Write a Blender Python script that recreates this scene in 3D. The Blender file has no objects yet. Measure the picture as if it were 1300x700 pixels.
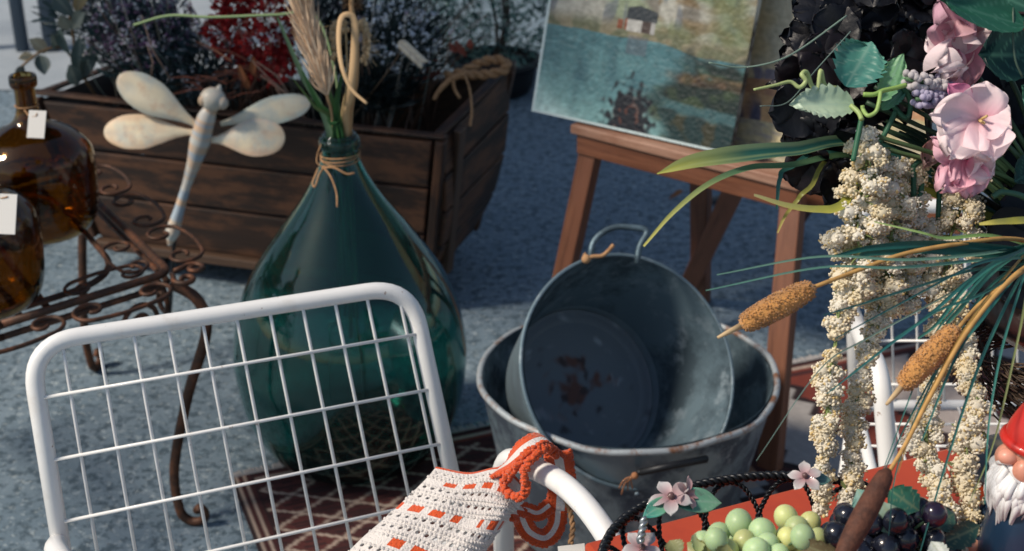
import bpy, math, random
import numpy as np
from mathutils import Vector, Matrix, Euler, noise as mnoise
random.seed(7)
R = math.radians
SC = bpy.context.scene
COL = SC.collection
# ------------------------------------------------------------------ camera numbers (photo is 1300 x 700)
CAM = Vector((0, 0, 1.5)); PITCH = R(25); F = 1786.0
FW = Vector((0, math.cos(PITCH), -math.sin(PITCH)))
UP = Vector((0, math.sin(PITCH), math.cos(PITCH)))
RT = Vector((1, 0, 0))
def ray(px, py): return FW + RT*((px-650)/F) - UP*((py-350)/F)
def P(px, py, d): return CAM + ray(px, py)*d                     # photo point at a distance from the camera
def atz(px, py, z):
    r = ray(px, py); return CAM + r*((z-CAM.z)/r.z)
def aty(px, py, Y):
    r = ray(px, py); return CAM + r*(Y/r.y)
def V(*a): return Vector(a)
def rnd(a, b): return random.uniform(a, b)
def rvec():
    while True:
        v = Vector((rnd(-1,1), rnd(-1,1), rnd(-1,1)))
        if .05 < v.length < 1: return v.normalized()

# ------------------------------------------------------------------ materials
def nd(nt, t, **kw):
    n = nt.nodes.new(t)
    for k, v in kw.items():
        if k in n.inputs: n.inputs[k].default_value = v
        else: setattr(n, k, v)
    return n
def c4(c): return (c[0], c[1], c[2], 1)
def pm(name, col, rough=.5, metal=0, spots=None, spots2=None, bump=None, vcol=False, trans=0, ior=1.45, sss=0, sheen=0,
       coat=0, coord='Object', spec=.5, rvar=0, stretch=(1,1,1), translucent=0):
    m = bpy.data.materials.new(name); m.use_nodes = True
    nt = m.node_tree; b = nt.nodes['Principled BSDF']; L = nt.links.new
    b.inputs['Roughness'].default_value = rough; b.inputs['Metallic'].default_value = metal
    b.inputs['Transmission Weight'].default_value = trans; b.inputs['IOR'].default_value = ior
    b.inputs['Specular IOR Level'].default_value = spec
    b.inputs['Coat Weight'].default_value = coat
    if sheen: b.inputs['Sheen Weight'].default_value = sheen; b.inputs['Sheen Roughness'].default_value = .4
    if sss:
        b.inputs['Subsurface Weight'].default_value = sss; b.inputs['Subsurface Radius'].default_value = (.6,.5,.25); b.inputs['Subsurface Scale'].default_value = .012
    if coord == 'uvw':
        tc = nd(nt, 'ShaderNodeAttribute', attribute_name='uvw'); vec = tc.outputs['Vector']
    else:
        tc = nd(nt, 'ShaderNodeTexCoord'); vec = tc.outputs['Object']
    mp = nd(nt, 'ShaderNodeMapping'); mp.inputs['Scale'].default_value = stretch; L(vec, mp.inputs['Vector']); vec = mp.outputs['Vector']
    if vcol:
        a = nd(nt, 'ShaderNodeAttribute', attribute_name='Col'); src = a.outputs['Color']
    else:
        rgb = nd(nt, 'ShaderNodeRGB'); rgb.outputs[0].default_value = c4(col); src = rgb.outputs[0]
    for sp in (spots, spots2):
        if not sp: continue
        sc, c2, lo, hi = sp[:4]
        n = nd(nt, 'ShaderNodeTexNoise'); n.inputs['Scale'].default_value = sc; n.inputs['Detail'].default_value = 6; n.inputs['Roughness'].default_value = .65
        L(vec, n.inputs['Vector'])
        r = nd(nt, 'ShaderNodeMapRange'); r.inputs['From Min'].default_value = lo; r.inputs['From Max'].default_value = hi
        if len(sp) > 4: r.inputs['To Max'].default_value = sp[4]
        L(n.outputs['Fac'], r.inputs['Value'])
        mx = nd(nt, 'ShaderNodeMix', data_type='RGBA'); L(r.outputs[0], mx.inputs['Factor']); L(src, mx.inputs['A']); mx.inputs['B'].default_value = c4(c2)
        src = mx.outputs['Result']
        if rvar and sp is spots:
            rr = nd(nt, 'ShaderNodeMapRange'); rr.inputs['From Min'].default_value = lo; rr.inputs['From Max'].default_value = hi
            rr.inputs['To Min'].default_value = rough; rr.inputs['To Max'].default_value = min(1, rough+rvar)
            L(n.outputs['Fac'], rr.inputs['Value']); L(rr.outputs[0], b.inputs['Roughness'])
    L(src, b.inputs['Base Color'])
    if bump:
        n = nd(nt, 'ShaderNodeTexNoise'); n.inputs['Scale'].default_value = bump[0]; n.inputs['Detail'].default_value = 5; L(vec, n.inputs['Vector'])
        bp = nd(nt, 'ShaderNodeBump'); bp.inputs['Strength'].default_value = bump[1]; bp.inputs['Distance'].default_value = bump[2] if len(bump) > 2 else .004
        L(n.outputs['Fac'], bp.inputs['Height']); L(bp.outputs[0], b.inputs['Normal'])
    if translucent:
        t = nd(nt, 'ShaderNodeBsdfTranslucent'); L(src, t.inputs['Color'])
        ms = nd(nt, 'ShaderNodeMixShader'); ms.inputs[0].default_value = translucent
        L(b.outputs[0], ms.inputs[1]); L(t.outputs[0], ms.inputs[2])
        L(ms.outputs[0], nt.nodes['Material Output'].inputs['Surface'])
    return m

def wood(name, c1, c2, rough=.6, wear=None):
    """grain runs along uvw.x; uvw is stored per board"""
    m = bpy.data.materials.new(name); m.use_nodes = True
    nt = m.node_tree; b = nt.nodes['Principled BSDF']; L = nt.links.new
    a = nd(nt, 'ShaderNodeAttribute', attribute_name='uvw')
    mp = nd(nt, 'ShaderNodeMapping'); mp.inputs['Scale'].default_value = (3, 45, 45); L(a.outputs['Vector'], mp.inputs['Vector'])
    n = nd(nt, 'ShaderNodeTexNoise'); n.inputs['Scale'].default_value = 1.6; n.inputs['Detail'].default_value = 8; n.inputs['Roughness'].default_value = .7; n.inputs['Distortion'].default_value = .6
    L(mp.outputs[0], n.inputs['Vector'])
    cr = nd(nt, 'ShaderNodeValToRGB'); cr.color_ramp.elements[0].position = .3; cr.color_ramp.elements[0].color = c4(c1); cr.color_ramp.elements[1].position = .72; cr.color_ramp.elements[1].color = c4(c2)
    L(n.outputs['Fac'], cr.inputs[0]); src = cr.outputs[0]
    if wear:
        n2 = nd(nt, 'ShaderNodeTexNoise'); n2.inputs['Scale'].default_value = 9; n2.inputs['Detail'].default_value = 6; n2.inputs['Roughness'].default_value = .7
        mp2 = nd(nt, 'ShaderNodeMapping'); mp2.inputs['Scale'].default_value = (.6, 2.2, 2.2); L(a.outputs['Vector'], mp2.inputs['Vector']); L(mp2.outputs[0], n2.inputs['Vector'])
        r = nd(nt, 'ShaderNodeMapRange'); r.inputs['From Min'].default_value = .46; r.inputs['From Max'].default_value = .60; r.inputs['To Max'].default_value = .9; L(n2.outputs['Fac'], r.inputs['Value'])
        mx = nd(nt, 'ShaderNodeMix', data_type='RGBA'); L(r.outputs[0], mx.inputs['Factor']); L(src, mx.inputs['A']); mx.inputs['B'].default_value = c4(wear); src = mx.outputs['Result']
    L(src, b.inputs['Base Color']); b.inputs['Roughness'].default_value = rough
    bp = nd(nt, 'ShaderNodeBump'); bp.inputs['Strength'].default_value = .5; bp.inputs['Distance'].default_value = .002
    L(n.outputs['Fac'], bp.inputs['Height']); L(bp.outputs[0], b.inputs['Normal'])
    return m

# ------------------------------------------------------------------ mesh builder
def ico_template(sub):
    import bmesh
    bm = bmesh.new(); bmesh.ops.create_icosphere(bm, subdivisions=sub, radius=1)
    bm.verts.ensure_lookup_table()
    vs = np.array([v.co[:] for v in bm.verts]); fs = [[v.index for v in f.verts] for f in bm.faces]; bm.free(); return vs, fs
ICO = {s: ico_template(s) for s in (1, 2, 3)}
ORI = {}
class MB:
    def __init__(s): s.v = []; s.f = []; s.c = []; s.m = []; s.uv = []; s.n = 0; s.anyuv = False
    def add(s, vs, fs, col=(1,1,1), mi=0, uvw=None):
        k = len(vs); o = s.n
        s.v.append(np.asarray([tuple(p) for p in vs] if not isinstance(vs, np.ndarray) else vs, dtype=float).reshape(-1, 3))
        if isinstance(col, tuple): s.c.append(np.tile(np.array(col, float), (k, 1)))
        else: s.c.append(np.array(col, float).reshape(-1, 3))
        if uvw is None: s.uv.append(s.v[-1])
        else: s.uv.append(np.asarray([tuple(p) for p in uvw], float)); s.anyuv = True
        s.f.extend([[i+o for i in f] for f in fs]); s.m.extend(mi if isinstance(mi, list) else [mi]*len(fs)); s.n += k
        return s
    def tube(s, pts, r, n=8, cap=True, col=(1,1,1), mi=0, closed=False, flat=None):
        pts = [Vector(p) for p in pts]; N = len(pts)
        rs = r if isinstance(r, (list, tuple)) else [r]*N
        vs = []; fs = []; T = []
        for i in range(N):
            a = pts[i-1] if (i > 0 or closed) else pts[i]; b = pts[(i+1) % N] if (i < N-1 or closed) else pts[i]
            t = (b-a); T.append(t.normalized() if t.length > 1e-9 else Vector((0,0,1)))
        u = T[0].orthogonal().normalized()
        if flat is not None:
            u = (flat - T[0]*flat.dot(T[0])).normalized()
        for i in range(N):
            u = (u - T[i]*u.dot(T[i]))
            u = u.normalized() if u.length > 1e-6 else T[i].orthogonal().normalized()
            w = T[i].cross(u)
            for k in range(n):
                a = 2*math.pi*k/n; vs.append(pts[i] + (u*math.cos(a) + w*math.sin(a))*rs[i])
        M = N if closed else N-1
        for i in range(M):
            j = (i+1) % N
            for k in range(n):
                l = (k+1) % n; fs.append([i*n+k, i*n+l, j*n+l, j*n+k])
        cols = None
        if not isinstance(col, tuple):
            cols = [c for c in col for _ in range(n)]
        if cap and not closed:
            fs.append(list(range(n-1, -1, -1))); fs.append([(N-1)*n+k for k in range(n)])
        ln = 0; uvw = []; off = rnd(0, 9)
        for i in range(N):
            if i: ln += (pts[i]-pts[i-1]).length
            for k in range(n):
                a = 2*math.pi*k/n; uvw.append((ln+off, rs[i]*math.cos(a)+off, rs[i]*math.sin(a)))
        return s.add(vs, fs, cols if cols else col, mi, uvw)
    def lathe(s, prof, c=(0,0,0), M=None, n=48, col=(1,1,1), mi=0, capb=False, capt=False, wob=None):
        c = Vector(c); vs = []; fs = []
        for (r, z) in prof:
            for k in range(n):
                a = 2*math.pi*k/n; rr = r*(wob(a, z) if wob else 1)
                p = Vector((rr*math.cos(a), rr*math.sin(a), z)); vs.append(c + (M @ p if M else p))
        for i in range(len(prof)-1):
            for k in range(n):
                l = (k+1) % n; fs.append([i*n+k, i*n+l, (i+1)*n+l, (i+1)*n+k])
        if capb: fs.append(list(range(n-1, -1, -1)))
        if capt: fs.append([(len(prof)-1)*n+k for k in range(n)])
        cols = None if isinstance(col, tuple) else [q for q in col for _ in range(n)]
        return s.add(vs, fs, cols if cols else col, mi)
    def slab(s, a, b, c, d, th, col=(1,1,1), mi=0):
        """board with corners a b c d (a->b is the grain), thickness th along the normal (both ways)"""
        a, b, c, d = map(Vector, (a, b, c, d)); nrm = (b-a).cross(d-a).normalized()*(th/2)
        vs = [p-nrm for p in (a,b,c,d)] + [p+nrm for p in (a,b,c,d)]
        fs = [[3,2,1,0],[4,5,6,7],[0,1,5,4],[1,2,6,5],[2,3,7,6],[3,0,4,7]]
        L = (b-a).length; W = (d-a).length; o = rnd(0,20); q = rnd(0,20)
        L2 = (c-d).length
        uvw = [(o,q,0),(o+L,q,0),(o+L2,q+W,0),(o,q+W,0)]; uvw = uvw + [(x,y,th) for x,y,z in uvw]
        return s.add(vs, fs, col, mi, uvw)
    def bar(s, a, b, w, h, side=None, col=(1,1,1), mi=0):
        """rectangular bar from a to b; w along side vector, h across"""
        a = Vector(a); b = Vector(b); t = (b-a).normalized()
        sd = Vector(side) if side is not None else Vector((0,0,1)).cross(t)
        sd = (sd - t*sd.dot(t)).normalized(); q = t.cross(sd)
        vs = []
        for p in (a, b):
            for x, y in ((-1,-1),(1,-1),(1,1),(-1,1)): vs.append(p + sd*(x*w/2) + q*(y*h/2))
        L = (b-a).length; o = rnd(0,20); k = rnd(0,20); uvw = []
        for l in (0, L):
            for x, y in ((-1,-1),(1,-1),(1,1),(-1,1)): uvw.append((o+l, k+x*w/2, y*h/2))
        return s.add(vs, [[3,2,1,0],[4,5,6,7],[0,1,5,4],[1,2,6,5],[2,3,7,6],[3,0,4,7]], col, mi, uvw)
    def ico(s, c, r, sub=2, col=(1,1,1), mi=0, M=None):
        vs, fs = ICO[sub]
        r = r if isinstance(r, (tuple, list)) else (r, r, r)
        q = vs*np.array(r)
        if M is not None: q = q @ np.array(M.to_3x3()).T
        return s.add(q + np.array(c[:]), fs, col, mi)
    def petal(s, base, d, nrm, L, W, cup=0, curl=0, ruf=0, shape=.6, tip=4, col0=(1,1,1), col1=(1,1,1), nu=6, nv=8, serr=0, vein=None, kp=1):
        d = d.normalized(); nrm = (nrm - d*nrm.dot(d)); nrm = nrm.normalized() if nrm.length > 1e-6 else d.orthogonal().normalized(); sd = d.cross(nrm)
        ph = rnd(0, 6.28); vs = []; cs = []; fs = []
        for i in range(nv+1):
            t = 1-(1-i/nv)**1.7 if shape < .75 else i/nv; w = W*.5*(t**shape)*max(0, 1-t**tip)**.5 if i else W*.03
            if i == nv: w = W*.04
            if serr: w *= 1 + serr*2*((i % 5)/4-.5)*min(1, 4*(1-t)+.2)
            for j in range(nu+1):
                q = -1 + 2*j/nu
                off = nrm*(cup*q*q*w*2 + curl*t*t*L + ruf*L*t*(math.sin(q*4.5+ph+2.5*t)*(.25+abs(q)) + .55*t*math.sin(q*12+ph*2+6*t)*(.35+abs(q))))
                vs.append(base + d*(t*L*(1-.12*q*q*(1 if shape < 1 else 0))) + sd*(q*w) + off)
                k = min(1, t*1.15)**kp; sk = 1+.16*nz(q*7+ph*3, t*1.3, ph)+.05*nz(q*22, t*2, ph)
                c = [(col0[m]*(1-k)+col1[m]*k)*sk for m in range(3)]
                if vein and (j == nu//2 or ((i+int(1.6*abs(j-nu//2))) % 9 == 0)): c = [c[m]*.6+vein[m]*.4 for m in range(3)]
                cs.append(c)
        for i in range(nv):
            for j in range(nu): a = i*(nu+1)+j; fs.append([a, a+1, a+nu+2, a+nu+1])
        return s.add(vs, fs, cs)
    def ribbon(s, pts, ws, nrm, fold=.0, col=(1,1,1), cols=None, nu=2, mi=0):
        """flat blade along pts, nrm = facing"""
        pts = [Vector(p) for p in pts]; N = len(pts); vs = []; fs = []; cs = []
        for i in range(N):
            t = (pts[min(N-1,i+1)] - pts[max(0,i-1)]).normalized(); n_ = nrm[i] if isinstance(nrm, list) else nrm
            sd = t.cross(n_).normalized(); nn = sd.cross(t)
            for j in range(nu+1):
                q = -1+2*j/nu; vs.append(pts[i] + sd*(q*ws[i]/2) + nn*(fold*abs(q)*ws[i])); cs.append(cols[i] if cols else col)
        for i in range(N-1):
            for j in range(nu): a = i*(nu+1)+j; fs.append([a, a+1, a+nu+2, a+nu+1])
        m = [mi[j] for i in range(N-1) for j in range(nu)] if isinstance(mi, list) else mi
        return s.add(vs, fs, cs, m)
    def rope(s, pts, Rr, r, pitch, strands=2, n=6, col=(1,1,1), mi=0, step=None):
        pts = resample(pts, step or pitch/8); N = len(pts)
        T = [(pts[min(N-1,i+1)]-pts[max(0,i-1)]).normalized() for i in range(N)]
        u = T[0].orthogonal().normalized(); fr = []; L = 0
        for i in range(N):
            if i: L += (pts[i]-pts[i-1]).length
            u = (u - T[i]*u.dot(T[i])).normalized(); fr.append((u.copy(), T[i].cross(u), L))
        for k in range(strands):
            q = [pts[i] + (fr[i][0]*math.cos(fr[i][2]/pitch*6.283+k*6.283/strands) + fr[i][1]*math.sin(fr[i][2]/pitch*6.283+k*6.283/strands))*Rr for i in range(N)]
            s.tube(q, r, n, col=col, mi=mi)
        return s
    def build(s, name, mat, parent=None, at=None, smooth=True, bevel=0, vcol=None, solid=0, subsurf=0):
        me = bpy.data.meshes.new(name)
        org = np.array((ORI[parent.name] if parent is not None else (at if at is not None else Vector((0,0,0))))[:])
        vs = np.concatenate(s.v) - org
        me.from_pydata(vs.tolist(), [], s.f)
        mats = mat if isinstance(mat, (list, tuple)) else [mat]
        for m in mats: me.materials.append(m)
        if len(mats) > 1: me.polygons.foreach_set('material_index', s.m)
        if smooth: me.polygons.foreach_set('use_smooth', [True]*len(s.f))
        a = me.color_attributes.new('Col', 'FLOAT_COLOR', 'POINT')
        cc = np.concatenate(s.c); a.data.foreach_set('color', np.concatenate([cc, np.ones((len(cc),1))], 1).ravel())
        if s.anyuv:
            a = me.attributes.new('uvw', 'FLOAT_VECTOR', 'POINT'); a.data.foreach_set('vector', np.concatenate(s.uv).ravel())
        me.update()
        o = bpy.data.objects.new(name, me); COL.objects.link(o); o['_'] = 0; del o['_']
        ORI[o.name] = Vector(org)
        if parent is not None: o.parent = parent
        else: o.location = org
        if bevel:
            b = o.modifiers.new('bevel', 'BEVEL'); b.width = bevel; b.segments = 2; b.limit_method = 'ANGLE'
        if solid:
            b = o.modifiers.new('solid', 'SOLIDIFY'); b.thickness = solid; b.offset = 0
        if subsurf:
            b = o.modifiers.new('sub', 'SUBSURF'); b.levels = subsurf; b.render_levels = subsurf
        return o
def thing(name, at, label, cat, group=None):
    o = bpy.data.objects.new(name, None); COL.objects.link(o); o.location = at; ORI[o.name] = Vector(at)
    return tag(o, label, cat, group)
def tag(o, label=None, cat=None, group=None, kind=None):
    if label: o['label'] = label
    if cat: o['category'] = cat
    if group: o['group'] = group
    if kind: o['kind'] = kind
    return o
def catmull(pts, k=8, closed=False):
    pts = [Vector(p) for p in pts]; out = []; N = len(pts)
    rng = range(N) if closed else range(N-1)
    for i in rng:
        if closed: p0, p1, p2, p3 = pts[i-1], pts[i], pts[(i+1) % N], pts[(i+2) % N]
        else:
            p1, p2 = pts[i], pts[i+1]; p0 = pts[i-1] if i else p1*2-p2; p3 = pts[i+2] if i+2 < N else p2*2-p1
        for j in range(k):
            t = j/k; out.append(.5*((2*p1) + (p2-p0)*t + (2*p0-5*p1+4*p2-p3)*t*t + (3*p1-p0-3*p2+p3)*t**3))
    if not closed: out.append(pts[-1].copy())
    return out
def lerp(a, b, t): return a + (b-a)*t
def resample(pts, step):
    pts = [Vector(p) for p in pts]; out = [pts[0]]; acc = 0
    for i in range(len(pts)-1):
        a, b = pts[i], pts[i+1]; L = (b-a).length
        if L < 1e-9: continue
        d = step-acc
        while d <= L: out.append(a.lerp(b, d/L)); d += step
        acc = L-(d-step)
    return out
def rounded(pts, rad, k=6):
    """polyline with filleted corners"""
    pts = [Vector(p) for p in pts]; out = [pts[0]]
    for i in range(1, len(pts)-1):
        a, b, c = pts[i-1], pts[i], pts[i+1]; r = rad[i] if isinstance(rad, dict) else rad
        p = b + (a-b).normalized()*min(r, (a-b).length*.49); q = b + (c-b).normalized()*min(r, (c-b).length*.49)
        for j in range(k+1):
            t = j/k; out.append(p*(1-t)**2 + b*(2*t*(1-t)) + q*t*t)
    out.append(pts[-1]); return out
def nz(x, y=0, z=0): return mnoise.noise(Vector((x, y, z)))
def jit(c, a): 
    k = 1+rnd(-a, a); return tuple(max(0, q*k) for q in c)
def mixc(a,b,t): t=max(0,min(1,t)); return tuple(a[k]*(1-t)+b[k]*t for k in range(3))
def sst(x,a,b): x=max(0,min(1,(x-a)/(b-a))); return x*x*(3-2*x)
# ------------------------------------------------------------------ shared materials
M_WHITE = pm('white_enamel', (.77,.77,.76), .36, spots=(22,(.60,.56,.51),.56,.72,.55), spots2=(70,(.24,.13,.07),.665,.72), coat=.2, bump=(60,.05))
M_IRON = pm('rusted_iron', (.055,.028,.018), .55, .35, spots=(40,(.16,.062,.03),.45,.7), bump=(120,.35,.002))
M_DARKIRON = pm('dark_iron', (.02,.022,.026), .45, .6)
M_BLACKWIRE = pm('black_wire', (.012,.014,.018), .38, .5, spots=(80,(.06,.065,.07),.6,.8))
M_ZINC = pm('old_zinc', (.19,.26,.31), .42, .6, spots=(9,(.065,.085,.115),.46,.58), spots2=(24,(.34,.38,.42),.56,.66,.75), bump=(14,.22,.01), rvar=.25)
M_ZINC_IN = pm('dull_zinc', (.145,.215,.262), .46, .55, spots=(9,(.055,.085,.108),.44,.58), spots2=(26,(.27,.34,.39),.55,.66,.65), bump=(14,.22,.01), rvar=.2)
M_RIM = pm('worn_zinc_rim', (.34,.38,.41), .6, .35, spots=(30,(.20,.10,.06),.5,.62), bump=(50,.4,.004))
M_TRUNK = wood('dark_barn_wood', (.006,.003,.0025), (.036,.015,.008), .68, wear=(.105,.043,.019))
M_TRUNKIN = wood('inner_barn_wood', (.012,.007,.005), (.05,.027,.017), .65)  # plain brown grain for the floor and left end, no wear layer
M_TRIM = wood('worn_trim_wood', (.028,.015,.010), (.11,.060,.034), .6)
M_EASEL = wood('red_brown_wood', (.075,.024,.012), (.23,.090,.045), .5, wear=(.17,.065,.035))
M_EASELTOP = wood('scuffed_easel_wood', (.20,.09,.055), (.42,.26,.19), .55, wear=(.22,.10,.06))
M_TWINE = pm('twine', (.42,.24,.12), .9, spots=(90,(.25,.13,.06),.4,.7))
M_PAPER = pm('paper_tag', (.74,.72,.68), .8)
M_V = pm('petal_paint', None, .65, vcol=True, translucent=.3, bump=(75,.35,.004))
M_VM = pm('matte_paint', None, .75, vcol=True)
M_LEAF = pm('leaf', None, .42, vcol=True, translucent=.25, bump=(60,.15))
M_BLACKPETAL = pm('black_petal', None, .40, vcol=True, spec=.3, bump=(90,.25))
M_FLORET = pm('cream_floret', None, .75, vcol=True, translucent=.35)
M_FUZZ = pm('cattail_fuzz', (.52,.25,.075), .95, spots=(160,(.42,.19,.055),.48,.68), bump=(420,.9,.003), sheen=.4)
M_FUZZD = pm('dark_cattail', (.10,.036,.02), .75, spots=(120,(.055,.02,.012),.42,.62), bump=(300,.5,.002))
M_STRAW = pm('straw', None, .7, vcol=True)

# ------------------------------------------------------------------ ground, far pavement and wall
def ground():
    m = bpy.data.materials.new('grey_concrete'); m.use_nodes = True; nt = m.node_tree; L = nt.links.new; b = nt.nodes['Principled BSDF']
    tc = nd(nt, 'ShaderNodeTexCoord')
    def N(sc, det=6, ro=.6):
        n = nd(nt, 'ShaderNodeTexNoise'); n.inputs['Scale'].default_value = sc; n.inputs['Detail'].default_value = det; n.inputs['Roughness'].default_value = ro; L(tc.outputs['Object'], n.inputs['Vector']); return n.outputs['Fac']
    def ramp(f, lo, hi, a, c):
        r = nd(nt, 'ShaderNodeMapRange'); r.inputs['From Min'].default_value = lo; r.inputs['From Max'].default_value = hi; r.inputs['To Min'].default_value = a; r.inputs['To Max'].default_value = c; L(f, r.inputs['Value']); return r.outputs[0]
    def mix(a, c, f, t='MIX'):
        x = nd(nt, 'ShaderNodeMix', data_type='RGBA'); x.blend_type = t
        if isinstance(f, (int, float)): x.inputs['Factor'].default_value = f
        else: L(f, x.inputs['Factor'])
        for k, v in (('A', a), ('B', c)):
            if isinstance(v, tuple): x.inputs[k].default_value = c4(v)
            else: L(v, x.inputs[k])
        return x.outputs['Result']
    base = mix((.125,.180,.228), (.172,.232,.282), ramp(N(5, 5), .35, .65, 0, 1))
    base = mix(base, (.045,.075,.10), ramp(N(40, 3, .8), .50, .58, 0, .9))
    base = mix(base, (.40,.46,.48), ramp(N(55, 3, .75), .57, .65, 0, .7))
    base = mix(base, (.06,.10,.135), ramp(N(1.1, 4), .52, .68, 0, .28))
    L(base, b.inputs['Base Color']); b.inputs['Roughness'].default_value = .8
    bp = nd(nt, 'ShaderNodeBump'); bp.inputs['Strength'].default_value = .5; bp.inputs['Distance'].default_value = .004; L(N(70, 4), bp.inputs['Height']); L(bp.outputs[0], b.inputs['Normal'])
    g = MB().add([(-60,-40,0),(60,-40,0),(60,80,0),(-60,80,0)], [[0,1,2,3]]).build('ground', m, smooth=False)
    tag(g, 'bluish grey speckled concrete ground under the whole market stall', 'ground', kind='structure')
    pv = pm('pale_pavement', (.30,.34,.38), .8, spots=(6,(.24,.28,.32),.4,.7), bump=(40,.2))
    p = MB().add([(-14,4.75,.004),(-.95,4.75,.004),(-.95,6.9,.004),(-14,6.9,.004)], [[0,1,2,3]]).build('pavement', pv, smooth=False)
    tag(p, 'pale pavement strip behind the trough', 'pavement', kind='structure')
    w = MB().slab((-14,7.0,-.1), (3.5,7.0,-.1), (3.5,7.0,3.0), (-14,7.0,3.0), .2)
    tag(w.build('plaster_wall', pm('pale_plaster', (.34,.42,.52), .85, spots=(3,(.27,.34,.43),.4,.7), bump=(20,.2)), at=V(-6,7,0), smooth=False),
        'pale bluish plaster wall beyond the metal railing', 'wall')
    # railing
    rail = thing('metal_railing', V(-2.4,5.25,0), 'dark blue grey railing with upright posts at the upper left', 'railing')
    mt = pm('railing_paint', (.07,.10,.14), .45, .3)
    for px in (33, 70, 148, 221, -40):
        p = aty(px, 90, 5.25)
        MB().tube([(p.x,5.25,0),(p.x,5.25,1.05)], .026 if px != 70 else .03, 10).build('post', mt, rail)
    MB().tube([(-3.2,5.25,1.05),(-1.0,5.25,1.05)], .022, 10).build('top_rail', mt, rail)
ground()
def litter():
    p = atz(849,253,.012); b = MB(); b.petal(p, V(.7,.3,.1), V(0,0,1), .05, .030, cup=.3, curl=.25, col0=(.30,.11,.04), col1=(.36,.15,.05), serr=.1, nv=16)
    tag(b.build('fallen_leaf', M_LEAF, at=p), 'small orange fallen leaf on the concrete between the easel legs', 'leaf')
    p = atz(910,254,.004); b = MB(); b.lathe([(.001,.003),(.030,.003),(.034,.0)], p, n=20, wob=lambda a,z: 1+.25*math.sin(a*2+.4)+.08*math.sin(a*3))
    tag(b.build('drain_cap', M_DARKIRON, at=p), 'small dark round cap set in the concrete behind the easel', 'drain cap')
litter()

# ------------------------------------------------------------------ glass demijohn
def glass(name, col, rough=.02, bump=.12, trans=1):
    return pm(name, col, rough, trans=trans, ior=1.46, bump=(7, bump, .01))
def smooth_profile(pr, k=6):
    return [(max(0, p.x), p.y) for p in catmull([(r, z, 0) for r, z in pr], k)]
def shell(outer, th, neck_z):
    inner = [(max(.002, r-th), z+(th if z < .05 else 0)) for r, z in outer]
    return outer + inner[::-1]
DJ = V(-.309, 2.385, 0)
def demijohn():
    t = thing('demijohn', DJ, 'big dark green glass demijohn with a narrow neck, standing behind the white wire chair', 'bottle')
    pr = smooth_profile([(.002,.012),(.10,.006),(.135,.012),(.175,.05),(.208,.12),(.222,.21),(.220,.26),(.207,.325),(.184,.382),(.150,.438),(.112,.492),(.074,.545),(.048,.59),(.034,.625),(.0305,.65),(.0305,.668)], 5)
    g = glass('green_glass', (.085,.37,.34), trans=.98)
    MB().lathe(shell(pr, .006, .6), DJ, n=72).build('glass_body', g, t)
    b = MB(); ring = smooth_profile([(.031,.640),(.0365,.644),(.0375,.652),(.0355,.66),(.031,.663)], 3)
    b.lathe(ring, DJ, n=40).build('neck_ring', g, t)
    # twine bow
    b = MB(); zc = .622
    for dz in (0, .004, .008):
        b.tube([DJ + V(.0352*math.cos(a)+0, .0352*math.sin(a), zc+dz+.003*math.sin(a+dz*300)) for a in [k*math.pi/16 for k in range(33)]], .0013, 6)
    kn = P(411, 213, 2.50)
    b.ico(kn, .0042, 2)
    b.tube(catmull([kn, P(405,222,2.485), P(400,237,2.48), P(397,232,2.485), P(404,214,2.49)], 8), .0017, 6)
    b.tube(catmull([kn, P(424,213,2.48), P(440,221,2.48), P(450,220,2.485)], 8), .0018, 6)
    b.tube(catmull([kn, P(420,225,2.475), P(427,245,2.46), P(428,263,2.44)], 8), .0015, 6)
    b.tube(catmull([P(411,213,2.5), P(402,205,2.5), P(407,185,2.5), P(415,176,2.51)], 8), .0012, 5)
    b.build('twine_bow', M_TWINE, t)
demijohn()
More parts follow.
